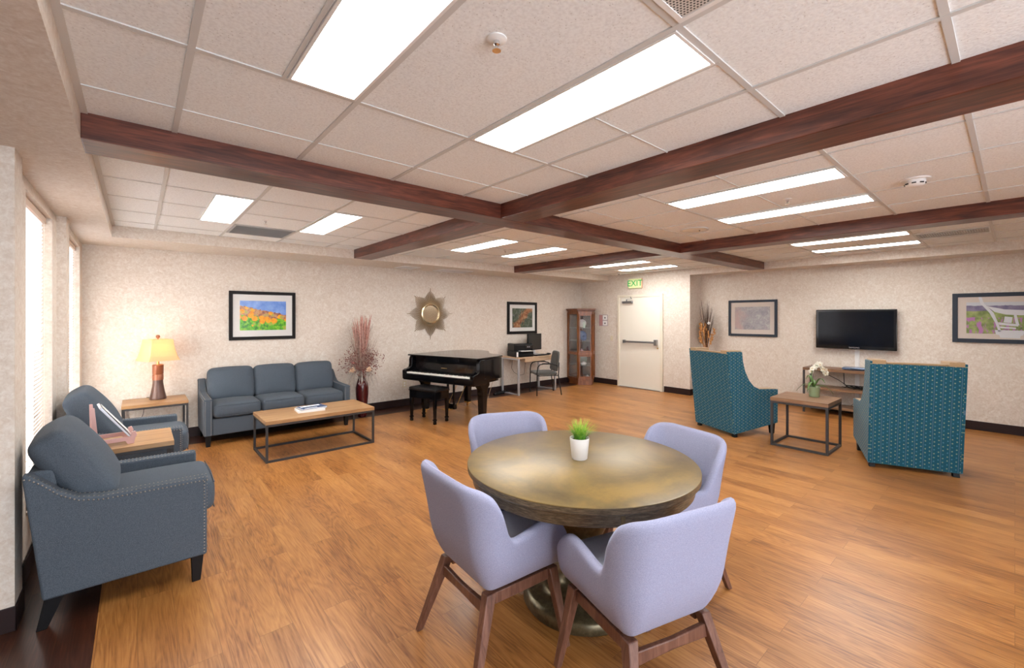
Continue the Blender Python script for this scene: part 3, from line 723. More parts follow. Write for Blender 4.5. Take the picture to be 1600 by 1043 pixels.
# ---------------------------------------------------------------- wood-and-steel tables
def steel_table(name, label, x0, x1, y0, y1, h, wood_m='oak', tk=.035, leg=.022, group=None, cat='table'):
    cx, cy = (x0+x1)/2, (y0+y1)/2; a, b = (x1-x0)/2, (y1-y0)/2
    t = thing(name, label, cat, (cx, cy, 0), 0, group)
    Mb().box(-a, a, -b, b, h-tk, h).obj('tabletop', wood_m, t, bev=.003)
    i = leg/2
    for sx in (-1, 1):
        for sy in (-1, 1):
            x, y = sx*(a-i-.002), sy*(b-i-.002); Mb().box(x-i, x+i, y-i, y+i, 0, h-tk-leg).obj('leg', 'gunmetal', t, bev=.0015)
    r = Mb(); A, B = a-.002, b-.002
    for z0, z1 in ((h-tk-leg, h-tk),):
        r.box(-A, A, -B, -B+leg, z0, z1).box(-A, A, B-leg, B, z0, z1).box(-A, -A+leg, -B+leg, B-leg, z0, z1).box(A-leg, A, -B+leg, B-leg, z0, z1)
    r.obj('upper_frame', 'gunmetal', t, bev=.0015)
    r = Mb(); z0, z1 = .0, leg
    r.box(-A+leg, A-leg, -B, -B+leg, z0, z1).box(-A+leg, A-leg, B-leg, B, z0, z1).box(-A, -A+leg, -B+leg, B-leg, z0, z1).box(A-leg, A, -B+leg, B-leg, z0, z1)
    r.obj('floor_frame', 'gunmetal', t, bev=.0015)
    return t
steel_table('coffee_table', 'long oak-topped coffee table with a dark steel frame before the sofa', 1.045, 2.262, 5.275, 5.95, .452, tk=.04, leg=.024)
steel_table('end_table', 'square wood and steel side table holding the orchid between the teal chairs', 5.945, 6.535, 1.385, 1.985, .595, 'walnutY', .045, .026)
steel_table('end_table', 'oak end table holding the lit lamp in the corner by the sofa', -.14, .47, 6.56, 7.09, .575)
steel_table('end_table', 'oak end table between the two grey armchairs, with the picture stand on it', -.42, .206, 4.07, 4.57, .67)

# ---------------------------------------------------------------- teal high-back chairs
def wing_chair(label, loc, rz):
    t = thing('wingback_chair', label, 'armchair', loc, rz, 'teal high-back armchairs')
    # origin at the back bottom edge; front toward local -y
    W_, th = .735, .13; hw = W_/2
    side = [(.0,.045), (-.62,.135), (-.725,.150), (-.73,.605), (-.60,.612), (-.42,.618), (-.32,.660), (-.24,.745), (-.175,.87), (-.14,1.0), (-.125,1.125), (.115,1.128)]
    for sx in (-1, 1):
        o = Mb().prism(side, 'X', *sorted((sx*hw, sx*(hw-.018)))).obj('outer_side', 'tealside', t, bev=.003)
        # tan inside face with tan top edge
        ins = [(y*.995-.001, z+(.006 if z > .5 else .0)+(.010 if z > 1 else 0)) for y, z in side]
        Mb().prism(ins, 'X', *sorted((sx*(hw-.018), sx*(hw-th)))).obj('inner_side', 'tan', t, bev=.006, seg=3)
    bi = hw-.018
    Mb().prism([(.0,.045), (-.02,.047), (.090,1.100), (.113,1.100)], 'X', -bi, bi).obj('outer_back', 'teal', t, bev=.003)
    Mb().prism([(-.022,.30), (-.13,.32), (.00,1.095), (.02,1.118), (.108,1.122), (.108,1.102), (.088,1.100), (-.0,.30)], 'X', -hw+th, hw-th).obj('inner_back', 'tan', t, bev=.012, seg=3)
    Mb().box(-hw+th, hw-th, -.715, -.01, .15, .30).obj('seat_base', 'teal', t, bev=.004)
    Mb().cushion(W_-2*th-.01, .60, .15, .04, .015, 10, (0, -.425, .375)).obj('seat_cushion', 'tan', t, sub=1)
    for sx in (-1, 1):
        Mb().postbar((sx*(hw-.05), -.675, 0), (sx*(hw-.05), -.67, .155), .045, .045, .06, .07).obj('leg', 'blackleg', t, bev=.003)
        Mb().postbar((sx*(hw-.04), -.04, 0), (sx*(hw-.045), -.045, .06), .05, .05, .05, .05).obj('leg', 'blackleg', t, bev=.003)
    return t
# facing angle phi : local -y -> phi  => rz = phi + 90deg
phi1, phi2 = math.radians(-24), math.radians(20.5)
wing_chair('teal dotted high-back armchair left of the orchid table', (6.07, 2.735, 0), phi1+PI/2)
wing_chair('teal dotted high-back armchair right of the orchid table, seen from behind', (5.985, .675, 0), phi2+PI/2)

# ---------------------------------------------------------------- dining table and chairs
TX, TY, TZ = 1.897, 1.61, .778
t = thing('dining_table', 'round brass-topped pedestal table in the foreground', 'table', (TX, TY, 0))
Mb().lathe([(0,TZ), (.629,TZ), (.6335,TZ-.0015), (.6345,TZ-.004), (.634,TZ-.006)], n=128).obj('tabletop', 'tabletop', t, ang=30)
Mb().lathe([(0,TZ-.006), (.6335,TZ-.006), (.6335,TZ-.030), (.628,TZ-.036), (0,TZ-.036)], n=128).obj('edge_band', 'tableedge', t, ang=30)
Mb().lathe([(0,TZ-.036), (.618,TZ-.036), (.616,TZ-.046), (.606,TZ-.050), (.604,TZ-.096), (.596,TZ-.102), (.0,TZ-.102)], n=128).obj('apron', 'tableedge', t, ang=30)
Mb().box(-.010,.010,-.607,-.603,TZ-.10,TZ-.05).xf(Matrix.Rotation(math.radians(-32), 4, 'Z')).obj('apron_seam', 'tabletop', t)
Mb().lathe([(0,0), (.312,0), (.320,.012), (.320,.055), (.308,.068), (.290,.074), (.262,.078), (.225,.080), (.212,.094), (.200,.100), (.188,.104), (.150,.112), (.110,.14), (.092,.19), (.088,.25), (.105,.29), (.098,.31), (.115,.35), (.150,.42), (.172,.50), (.170,.56), (.150,.61), (.115,.64), (.12,.66), (.20,.672), (0,.673)], n=72).obj('pedestal', 'tablebase', t, ang=50)

def shell_mesh(mb):
    import bisect
    # plan path from one arm tip round the back to the other (local: front -y)
    hw, yf, yb, R_ = .243, -.235, .215, .072
    P = []
    n1 = 15
    for i in range(n1+1): P.append((hw, yf+(yb-R_-yf)*i/n1, (1,0)))
    for i in range(1, 9):
        a = i/9*PI/2; P.append((hw-R_+R_*math.cos(a), yb-R_+R_*math.sin(a), (math.cos(a), math.sin(a))))
    for i in range(0, 9): P.append((hw-R_-(2*hw-2*R_)*i/8, yb, (0,1)))
    P2 = [(-x, y, (-nx, ny)) for x, y, (nx, ny) in reversed(P[:n1+9])]
    P = P+P2
    L = [0]
    for a, b in zip(P, P[1:]): L.append(L[-1]+math.hypot(a[0]-b[0], a[1]-b[1]))
    tot = L[-1]
    def top(s):
        s = min(s, tot-s)       # distance from the nearest arm tip
        K = [(0,.560), (.03,.605), (.07,.632), (.12,.638), (.18,.626), (.25,.606), (.30,.598), (.335,.612), (.36,.670), (.39,.765), (.415,.828), (.445,.860), (.49,.872), (2,.875)]
        for (a, u), (b, v) in zip(K, K[1:]):
            if a <= s <= b: w = (s-a)/(b-a); return u+(v-u)*w
        return .84
    bot = lambda s: .415 + .0*s
    rings = []
    for (x, y, (nx, ny)), s in zip(P, L):
        zt = top(s); zb = .378; back = max(0, min(1, (min(s, tot-s)-.30)/.2))
        th = .048
        def flare(z):
            k = max(0, z-.39)
            return k*(.105+.115*back) + .010*math.sin(min(1, k/.25)*PI)
        ring = []
        zs = [0, .10, .3, .5, .7, .88, .97]
        for q in zs:
            z = zb+(zt-zb)*q; o = flare(z)
            o -= .040*max(0, 1-q/.32)**2

            ring.append((x+nx*o, y+ny*o, z))
        o = flare(zt)-th/2; ring.append((x+nx*o, y+ny*o, zt+.008))
        for q in (.97, .85, .6, .35, .1, 0):
            z = zb+(zt-zb)*q; o = flare(z)-th
            ring.append((x+nx*o, y+ny*o, z))
        rings.append([mb.bm.verts.new(p) for p in ring])
    m = len(rings[0])
    for A, B in zip(rings, rings[1:]):
        for i in range(m): mb.bm.faces.new([A[i], A[(i+1)%m], B[(i+1)%m], B[i]])
    for R2, sgn in ((rings[0], -1), (rings[-1], 1)):
        # rounded arm tip
        c = Vector((0,0,0))
        for v in R2: c += v.co
        c /= m
        inner = [mb.bm.verts.new(c+(v.co-c)*.62+Vector((0,-.022,0))) for v in R2]
        for i in range(m): mb.bm.faces.new([R2[i], R2[(i+1)%m], inner[(i+1)%m], inner[i]])
        mb.bm.faces.new(inner)
    return mb
def dining_chair(label, loc, rz):
    t = thing('dining_chair', label, 'chair', loc, rz, 'lavender chairs round the dining table')
    shell_mesh(Mb()).obj('shell_back', 'lav', t, sub=1, ang=80)
    # upholstered underside pan and loose-look seat
    Mb().cushion(.30, .42, .04, .014, .0, 8, (0, -.07, .400)).obj('seat_pan', 'lav', t, sub=1)
    Mb().cushion(.405, .475, .085, .038, .012, 12, (0, -.085, .465)).obj('seat', 'lavseat', t, sub=1)
    zt = .372
    for sx in (-1, 1):
        Mb().postbar((sx*.262, -.238, 0), (sx*.195, -.195, zt), .028, .030, .046, .050).obj('leg', 'leg', t, bev=.004)
        Mb().postbar((sx*.262, .285, 0), (sx*.190, .160, zt), .028, .030, .046, .052).obj('leg', 'leg', t, bev=.004)
        Mb().box(sx*.192-.014, sx*.192+.014, -.172, .138, zt-.055, zt-.004).obj('side_rail', 'leg', t, bev=.003)
    Mb().box(-.178, .178, -.212, -.186, zt-.055, zt-.004).obj('front_rail', 'leg', t, bev=.003)
    Mb().hexa([(-.196,.168,.275),(0,.176,.295),(.196,.168,.275),(.196,.190,.275),(0,.198,.295),(-.196,.190,.275)],
              [(-.194,.168,.332),(0,.176,.332),(.194,.168,.332),(.194,.190,.332),(0,.198,.332),(-.194,.190,.332)]).obj('rear_stretcher', 'leg', t, bev=.004)
    return t
def face(phi): return math.radians(phi)+PI/2
CH = [('pale lavender dining chair at the front left of the round table', (1.345, 1.69, 0), face(-4)),
      ('pale lavender dining chair at the front right of the round table, back to the camera', (1.630, 1.055, 0), face(74.5)),
      ('pale lavender dining chair behind the round table on the left, only its back top showing', (1.955, 2.215, 0), face(-113)),
      ('pale lavender dining chair behind the round table on the right', (2.395, 1.41, 0), face(167))]
c0 = None
for lab, loc, rz in CH:
    if c0 is None: c0 = dining_chair(lab, loc, rz)
    else: dup(c0, loc, rz, lab)

# potted grass on the table
def at_table(px, py, z):   # photo pixel to a point at height z (used only to measure where things stand)
    f = Vector((math.cos(YAW), math.sin(YAW), 0)); r = Vector((math.sin(YAW), -math.cos(YAW), 0))
    D = (EYE-z)*FPX/(py-HZ); return f*D + r*((px-800)/FPX*D) + Vector((0,0,z))
p = at_table(905.5, 716, TZ)
t = thing('potted_grass', 'small green grass plant in a white pot on the round table', 'plant', (p.x, p.y, TZ))
Mb().lathe([(0,0), (.040,0), (.044,.004), (.055,.112), (.0555,.120), (.052,.120), (.050,.104), (0,.104)], n=40).obj('pot', 'ceramic', t)
Mb().lathe([(0,.106), (.048,.105), (.048,.10), (0,.10)], n=24).obj('soil', 'soil', t)
def blades(mb, n, h0, h1, spread, w, rng, c=(0,0), bend=.5, base=.03):
    for _ in range(n):
        a = rng.uniform(0, 2*PI); r0 = base*math.sqrt(rng.random()); h = rng.uniform(h0, h1); lean = rng.uniform(.05, 1)*spread
        x0, y0 = c[0]+r0*math.cos(a), c[1]+r0*math.sin(a); a2 = a+rng.uniform(-.5,.5); side = Vector((-math.sin(a2), math.cos(a2), 0))
        prev = None
        for k in range(5):
            s = k/4; q = Vector((x0+math.cos(a2)*lean*(s**1.6), y0+math.sin(a2)*lean*(s**1.6), .105+h*(s-.25*bend*s*s*lean/spread)))
            ww = w*(1-s*.92)
            cur = (mb.bm.verts.new(q-side*ww), mb.bm.verts.new(q+side*ww+Vector((0,0,.0005))))
            if prev: mb.bm.faces.new([prev[0], prev[1], cur[1], cur[0]])
            prev = cur
rng = random.Random(3)
def m_grass():
    m = mat('artificial_grass', rough=.5); q = N(m); tc = q.n('ShaderNodeTexCoord'); s = q.n('ShaderNodeSeparateXYZ', i_0=tc.outputs['Object'])
    n = q.noise(q.co(), 40, 2)
    c = q.ramp(q.math('ADD', q.math('MULTIPLY', s.outputs[2], 5.0), q.math('SUBTRACT', n, .5)), [(.45, (.05,.20,.015)), (.75, (.18,.42,.04)), (1.0, (.42,.55,.08))])
    q.col(c); return m
b = Mb(); blades(b, 170, .06, .125, .085, .0035, rng); o = b.obj('grass_blades', m_grass(), t, smooth=False)

# ---------------------------------------------------------------- table lamp
t = thing('table_lamp', 'lit table lamp with a copper and bronze base and amber square shade', 'lamp', (.19, 6.90, .575), math.radians(20))
Mb().lathe([(0,0), (.083,0), (.086,.008), (.080,.03), (.068,.09), (.058,.15), (.052,.20), (.051,.235), (0,.235)], n=32).obj('base', 'bronze', t)
Mb().lathe([(0,.236), (.055,.236), (.055,.30), (.051,.305), (.055,.312), (.056,.41), (.058,.418), (.050,.424), (0,.424)], n=32).obj('column', 'copper', t)
Mb().lathe([(0,.424), (.014,.424), (.014,.50), (.018,.51), (.018,.56), (0,.56)], n=16).obj('neck', 'brass', t)
sh = Mb(); 
def sq(h, z, c=.25):
    k = h*c*.35; return [(h,-h+k,z),(h,h-k,z),(h-k,h,z),(-h+k,h,z),(-h,h-k,z),(-h,-h+k,z),(-h+k,-h,z),(h-k,-h,z)]
lv = [(.172,.475), (.150,.53), (.134,.60), (.122,.68), (.117,.735)]
rings = [[sh.bm.verts.new(p) for p in sq(h, z)] for h, z in lv]+[[sh.bm.verts.new(p) for p in sq(h-.004, z)] for h, z in reversed(lv)]
rings.append(rings[0])
for A, B in zip(rings, rings[1:]):
    for i in range(8): sh.bm.faces.new([A[i], A[(i+1)%8], B[(i+1)%8], B[i]])
sh.obj('lamp_shade', 'shade', t, smooth=False)
Mb().beam((-.12,0,.732),(.12,0,.732),.004,.004).beam((0,-.12,.732),(0,.12,.732),.004,.004,up=(0,0,1)).obj('shade_spider', 'brass', t)
Mb().lathe([(0,.735), (.006,.735), (.006,.745), (.018,.755), (.022,.77), (.016,.785), (0,.79)], n=16).obj('finial', 'copper', t)
Mb().ball((0,0,.62), .032, 14, 10).obj('bulb', mat('warm_bulb', (1,.8,.5), .4, emit=(1,.66,.34), estr=20), t)
c = Mb().tube([(.05,.06,.008), (.02,.13,.006), (-.03,.215,.004), (-.04,.228,-.03), (-.06,.235,-.20), (-.12,.245,-.36)], .0028, 6); c.obj('power_cord', 'black', t)

# picture stand on the end table
p = Vector((-.13, 4.26, .67))
t = ps = thing('picture_stand', 'small rosy wooden easel holding a framed card on the end table', 'easel', p, math.radians(6))
for sy in (-.085, .085):
    Mb().prism([(-.10,.0), (-.085,.0), (-.075,.02), (.045,.02), (.055,.0), (.085,.0), (.09,.03), (.10,.05), (.09,.075), (.075,.07), (.07,.045), (-.06,.045), (-.075,.06), (-.09,.24), (-.105,.24)], 'Y', sy-.006, sy+.006).obj('side_panel', 'pinkwood', t, bev=.002)
Mb().beam((-.06,-.085,.03),(-.06,.085,.03),.012,.012).obj('crossbar', 'pinkwood', t)
t2 = thing('framed_card', 'thin silver-edged framed card leaning on the rosy easel', 'picture frame', p, math.radians(6))
ps.scale = t2.scale = (1.18,1.18,1.18)
Mb().hexa([(.058,-.10,.047),(.070,-.10,.047),(.070,.10,.047),(.058,.10,.047)], [(-.072,-.10,.235),(-.060,-.10,.241),(-.060,.10,.241),(-.072,.10,.235)]).obj('frame', 'silver', t2, bev=.002)
Mb().hexa([(.0705,-.088,.058),(.0712,-.088,.0585),(.0712,.088,.0585),(.0705,.088,.058)], [(-.0525,-.088,.2345),(-.0518,-.088,.235),(-.0518,.088,.235),(-.0525,.088,.2345)]).obj('card', 'paper', t2)

# magazines on the coffee table
def magazine(label, x, y, z, w, d, h, rz, mc, extras=True):
    t = thing('magazine', label, 'magazine', (x, y, z), rz, 'magazines on the coffee table')
    Mb().box(-w/2, w/2, -d/2, d/2, 0.0015, h-.0015).obj('pages', 'paper', t)
    Mb().box(-w/2-.001, w/2+.001, -d/2-.001, d/2+.001, h-.0015, h).box(-w/2-.001, w/2+.001, -d/2-.001, d/2+.001, 0, .0015).obj('cover', mc, t)
    if extras:
        Mb().box(-w/2+.02, w/2-.03, d/2-.09, d/2-.03, h, h+.0006).obj('cover_photo', 'paper', t)
        Mb().box(-w/2+.02, w/2-.11, -d/2+.02, -d/2+.045, h, h+.0006).obj('cover_strip', 'paper', t)
    return t
magazine('thick white magazine at the bottom of the coffee table stack', 1.585, 5.60, .452, .30, .23, .022, math.radians(-4), 'paper', False)
magazine('thin grey magazine in the middle of the coffee table stack', 1.60, 5.61, .474, .29, .22, .008, math.radians(3), 'silver', False)
magazine('blue-covered magazine on top of the coffee table stack', 1.615, 5.615, .482, .28, .21, .010, math.radians(8), 'bluepaper')

# ---------------------------------------------------------------- dried arrangement in the maroon vase
def m_stick(name, a, b):
    m = mat(name, rough=.8); q = N(m); q.col(q.ramp(q.noise(q.co(), 30, 2), [(.35, a), (.65, b)])); return m
t = thing('dried_arrangement', 'tall dried grass and berry arrangement in a maroon vase beside the sofa', 'vase', (2.71, 6.80, 0))
Mb().lathe([(0,0), (.060,0), (.066,.01), (.082,.20), (.098,.36), (.100,.46), (.090,.53), (.066,.59), (.050,.62), (.055,.645), (.050,.65), (.044,.62), (0,.60)], n=36).obj('vase', 'maroon', t)
rg = random.Random(11)
def lim(v): return Vector((v.x, min(v.y, .30), v.z))
pl, gr, be, lv_ = Mb(), Mb(), Mb(), Mb()
for k in range(110):     # tall pink plumes
    a = rg.uniform(0, 2*PI); h = rg.uniform(1.15, 1.63); s = rg.uniform(.01, .17)*(h/1.5)
    q = [lim(Vector((math.cos(a)*s*u**1.3, math.sin(a)*s*u**1.3, .6+(h-.6)*u))) for u in (0,.3,.6,.8,1)]
    pl.tube(q, [.003,.003,.005,.008,.002], 5)
for k in range(150):     # twiggy branches
    a = rg.uniform(0, 2*PI); h = rg.uniform(.85, 1.5); s = rg.uniform(.10, .34)*(1.25-h*.45)
    q = [lim(Vector((math.cos(a)*s*u**1.2, math.sin(a)*s*u**1.2, .6+(h-.6)*u))) for u in (0,.4,.75,1)]
    gr.tube(q, [.0035,.003,.0022,.0014], 4)
    for j in range(4):
        u = rg.uniform(.4,1); b0 = Vector((math.cos(a)*s*u**1.2, math.sin(a)*s*u**1.2, .6+(h-.6)*u))
        b1 = lim(b0+Vector((rg.uniform(-.05,.05), rg.uniform(-.05,.05), rg.uniform(.02,.09)))); gr.tube([lim(b0), b1], [.0015,.0007], 4)
        if rg.random() < .5: pl.ball(b1, rg.uniform(.003,.006), 5, 4)
for k in range(130):    # drooping berry sprays
    a = rg.uniform(0, 2*PI); s = rg.uniform(.10, .36); top = rg.uniform(.72, 1.12); end = rg.uniform(.52, 1.0)
    q = [lim(Vector((math.cos(a)*s*u, math.sin(a)*s*u, .62+(top-.62)*math.sin(u*PI*.6)*1.05+(end-top)*max(0,u-.6)))) for u in (0,.25,.5,.75,1)]
    gr.tube(q, [.0024,.002,.0018,.0013,.0008], 4)
    for u in (2,3,4):
        for j in range(2):
            be.ball(lim(q[u]+Vector((rg.uniform(-.02,.02), rg.uniform(-.02,.02), rg.uniform(-.02,.02)))), rg.uniform(.005,.010), 6, 4)
for k in range(80):     # pale drooping grass
    a = rg.uniform(0, 2*PI); s = rg.uniform(.08,.27)
    lv_.tube([lim(Vector((math.cos(a)*s*u, math.sin(a)*s*u, .62+.14*math.sin(u*PI)-.10*u*u*rg.uniform(.3,1.6)))) for u in (.1,.3,.5,.7,.85,1)], [.004,.004,.0035,.003,.002,.001], 5)
pl.obj('pink_plumes', m_stick('dried_pink_plume', (.45,.20,.17), (.66,.40,.34)), t)
gr.obj('twigs', m_stick('dried_twigs', (.24,.14,.11), (.48,.36,.30)), t)
be.obj('berries', m_stick('dried_berries', (.13,.025,.03), (.30,.12,.09)), t)['kind'] = 'stuff'
lv_.obj('pale_grass', m_stick('dried_pale_grass', (.34,.30,.27), (.52,.47,.42)), t)
fw = Mb()
for cx, cz, cy in ((.045,.76,-.15), (-.19,.76,-.08)):
    for k in range(14):
        a = k*2.399; rr = .012+.0022*k
        fw.ball((cx+math.cos(a)*rr, cy-.01+.0005*k, cz+math.sin(a)*rr), .013, 6, 4, .8)
fw.obj('dried_blooms', m_stick('dried_cream_bloom', (.62,.36,.22), (.78,.58,.40)), t)

# tall sticks behind the left teal chair
t = thing('twig_vase', 'tall vase of dark twigs and orange dried flowers in the corner behind the teal chair', 'vase', (8.68, 4.06, 0))
Mb().lathe([(0,0), (.075,0), (.085,.02), (.07,.30), (.05,.62), (.045,.80), (.06,.86), (.052,.86), (.038,.80), (0,.78)], n=28).obj('vase', 'bronze', t)
tw, of = Mb(), Mb(); rg = random.Random(5)
for k in range(60):
    a = rg.uniform(0, 2*PI); h = rg.uniform(1.45, 1.93); s = rg.uniform(.01, .17)
    f_ = lambda u: Vector((max(-.22, min(.2, math.cos(a)*s*u**1.5)), max(-.3, min(.19, math.sin(a)*s*u**1.5)), .80+(h-.80)*u))
    tw.tube([f_(u) for u in (0,.35,.7,1)], [.006,.005,.0032,.001], 5)
    if k % 2: tw.tube([f_(.6), f_(.85)+Vector((rg.uniform(-.03,.03),rg.uniform(-.03,.03),.02))], [.003,.001], 4)
for k in range(16):
    a = rg.uniform(PI*.5, PI*1.6); s = rg.uniform(.03,.15); h = rg.uniform(1.15,1.45)
    of.tube([(0,0,.84), (math.cos(a)*s*.6, math.sin(a)*s*.6, h-.15), (math.cos(a)*s, math.sin(a)*s, h)], .003, 4)
    for j in range(7): of.ball((math.cos(a)*s+rg.uniform(-.018,.018), math.sin(a)*s+rg.uniform(-.018,.018), h-.02*j+.02), .014, 6, 4, 1.5)
tw.obj('twigs', m_stick('dark_twigs', (.035,.018,.012), (.13,.07,.045)), t)
of.obj('orange_blooms', m_stick('orange_dried_bloom', (.42,.17,.04), (.62,.33,.12)), t)
Mb().ball((-.03,-.06,1.46), .03, 10, 6).obj('cream_bloom', 'paper', t)

# ---------------------------------------------------------------- grand piano (local: keyboard front at y=0, tail toward +y, treble = +x)
PR = math.atan2(.277, .961)-PI/2
t = thing('grand_piano', 'black lacquered grand piano with its lid closed', 'piano', (3.43, 5.73, 0), PR)
def outline(inset=0, y0=.20, hw=.70):
    """plan outline of the case from front left round the tail to front right"""
    P = [(-hw+inset, y0), (-hw+inset, .95)]
    # tail
    for k in range(0, 9):
        a = PI-k*PI/2/8*1.0
        P.append((-hw+.36+(.36-inset)*math.cos(a), .95+(.50-inset)*math.sin(a)))
    ctl = [(-.20,1.435), (-.02,1.34), (.12,1.17), (.24,1.00), (.40,.90), (.58,.84), (.68,.76), (.70,.64)]
    P += [(x-inset*.9, y-inset*.6) for x, y in ctl]
    P.append((hw-inset, y0))
    return P
Mb().prism(outline(), 'Z', .63, .955).obj('case', 'lacquer', t, bev=.006, seg=2)
Mb().prism(outline(-.012, .33), 'Z', .962, .982).obj('lid', 'lacquer', t, bev=.004)
Mb().prism([(-.715,.095), (-.715,.328), (.715,.328), (.715,.095)], 'Z', .962, .982).obj('front_lid_flap', 'lacquer', t, bev=.004)
Mb().box(-.72, .72, 0, .30, .585, .675).obj('key_bed', 'lacquer', t, bev=.006)
for sx in (-1, 1):
    Mb().prism([(-.012,.60), (-.016,.735), (.03,.755), (.075,.758), (.115,.78), (.13,.83), (.128,.90), (.15,.955), (.26,.955), (.26,.60)], 'X', *sorted((sx*.725, sx*.655))).obj('cheek', 'lacquer', t, bev=.008, seg=3)
k = Mb()
for i in range(52):
    x0 = -.648+i*1.296/52; k.box(x0+.0006, x0+1.296/52-.0006, .012, .16, .690, .712)
k.obj('white_keys', 'ivory', t, bev=0)
k = Mb(); pat = [1,1,0,1,1,1,0]
for i in range(51):
    if pat[(i+5) % 7]: x0 = -.648+(i+1)*1.296/52; k.box(x0-.006, x0+.006, .065, .158, .712, .724)
k.obj('black_keys', 'black', t)
Mb().prism([(.158,.675), (.166,.76), (.185,.865), (.21,.865), (.21,.675)], 'X', -.655, .655).obj('fallboard', 'lacquer', t, bev=.003)
Mb().box(-.655, .655, .150, .215, .868, .880).obj('music_ledge', 'lacquer', t, bev=.003)
Mb().box(-.65, .65, .178, .20, .88, .96).obj('front_rail', 'lacquer', t, bev=.002)
Mb().box(-.06, .06, .170, .174, .787, .795).obj('name_inlay', 'brass', t)
Mb().box(-.70, .70, -.018, 0, .62, .685).obj('key_slip', 'lacquer', t, bev=.004)
Mb().prism(outline(.05, .25), 'Z', .59, .635).obj('soundboard_frame', 'lacquer', t)
def pleg(x, y, name='leg'):
    m = Mb().prism([(-.036,.06), (-.040,.10), (-.058,.36), (-.060,.44), (-.075,.50), (-.12,.545), (-.12,.62), (.12,.62), (.12,.545), (.075,.50), (.060,.44), (.058,.36), (.040,.10), (.036,.06)], 'X', -.050, .050)
    m.xf(Matrix.Translation((x,y,0))); o = m.obj(name, 'lacquer', t, bev=.006)
    Mb().box(x-.05, x+.05, y-.04, y+.04, .05, .075).obj('ferrule', 'brass', o, bev=.004)
    w = Mb().lathe([(0,-.012), (.024,-.012), (.026,-.006), (.026,.006), (.024,.012), (0,.012)], n=18).xf(Matrix.Translation((x,y,.026)) @ Matrix.Rotation(PI/2, 4, 'Y')); w.obj('caster', 'brass', o)
pleg(.60, .36); pleg(-.58, .36); pleg(-.38, 1.22)
ly = Mb().box(-.10, .10, .30, .36, .14, .22).box(-.075, -.05, .315, .345, .21, .62).box(.05, .075, .315, .345, .21, .62).prism([(-.13,.55), (-.09,.60), (-.16,.625), (.16,.625), (.09,.60), (.13,.55)], 'Y', .30, .36)
ly.obj('pedal_lyre', 'lacquer', t, bev=.004)
for x in (-.055, 0, .055): Mb().box(x-.012, x+.012, .20, .31, .135, .150).obj('pedal', 'brass', t, bev=.004)
Mb().tube([(-.09,.36,.18), (-.09,.70,.64)], .006, 8).tube([(.09,.36,.18), (.09,.70,.64)], .006, 8).obj('lyre_brace', 'brass', t)
# bench
t = thing('piano_bench', 'black padded bench tucked in front of the grand piano', 'bench', (3.49, 5.80, 0), PR)
t.location = Vector((3.43, 5.73, 0)) + Matrix.Rotation(PR, 3, 'Z') @ Vector((-.13, -.02, 0))
bw, bd = .275, .165
Mb().cushion(bw*2, bd*2, .055, .02, .008, 14, (0,0,.497)).obj('seat_pad', 'black', t, sub=1)
bt = Mb()
for i in range(-2, 3):
    for j in range(-1, 2): bt.ball((i*.095, j*.095, .531), .008, 8, 5, .6)
bt.obj('tufting_buttons', 'black', t)
Mb().box(-bw+.01, bw-.01, -bd+.01, bd-.01, .36, .474).obj('apron', 'lacquer', t, bev=.004)
Mb().box(-bw, bw, -bd, bd, .468, .480).obj('seat_rim', 'lacquer', t, bev=.004)
for sx in (-1, 1):
    for sy in (-1, 1):
        x, y = sx*(bw-.035), sy*(bd-.035)
        Mb().postbar((x,y,.05), (x,y,.37), .032, .032, .048, .048).box(x-.024, x+.024, y-.024, y+.024, .055, .075).postbar((x,y,0), (x,y,.055), .040, .040, .034, .034).obj('leg', 'lacquer', t, bev=.003)
# power cord hanging behind the piano
o = Mb().tube([(4.62,5.80,.585), (4.50,5.78,.35), (4.36,5.74,.05), (4.33,5.75,.006), (4.45,6.0,.006), (4.7,6.6,.006), (4.9,7.10,.02)], .004, 6).obj('power_cord', mat('tan_cord', (.45,.30,.17), .5)); o.name = 'loose_cable'; tag(o, 'thin tan cable hanging from under the piano to the floor', 'cable')

# ---------------------------------------------------------------- computer desk corner
DX0, DX1, DY0, DY1, DH = 5.80, 6.90, 6.52, 7.07, .765
t = thing('computer_desk', 'light wood computer desk with silver steel legs against the wall', 'desk', ((DX0+DX1)/2, (DY0+DY1)/2, 0))
a, b = (DX1-DX0)/2, (DY1-DY0)/2
Mb().box(-a, a, -b, b, DH-.025, DH).obj('desktop', 'lightwood', t, bev=.002)
Mb().box(-a+.20, a-.08, -b+.01, -b+.026, DH-.10, DH-.025).obj('front_drawer', 'lightwood', t, bev=.002)
Mb().box(-a+.20, a-.08, -b+.03, b-.12, DH-.095, DH-.028).obj('drawer_box', 'lightwood', t)
for sx in (-1, 1):
    x = sx*(a-.02); f = Mb()
    for y in (-b+.02, b-.02): Mb().box(x-.018, x+.018, y-.018, y+.018, .03, DH-.055).obj('leg', 'silver', t, bev=.003)
    f.box(x-.018, x+.018, -b+.002, b-.002, 0, .03).box(x-.018, x+.018, -b+.002, b-.002, DH-.055, DH-.025).obj('side_rail', 'silver', t, bev=.003)
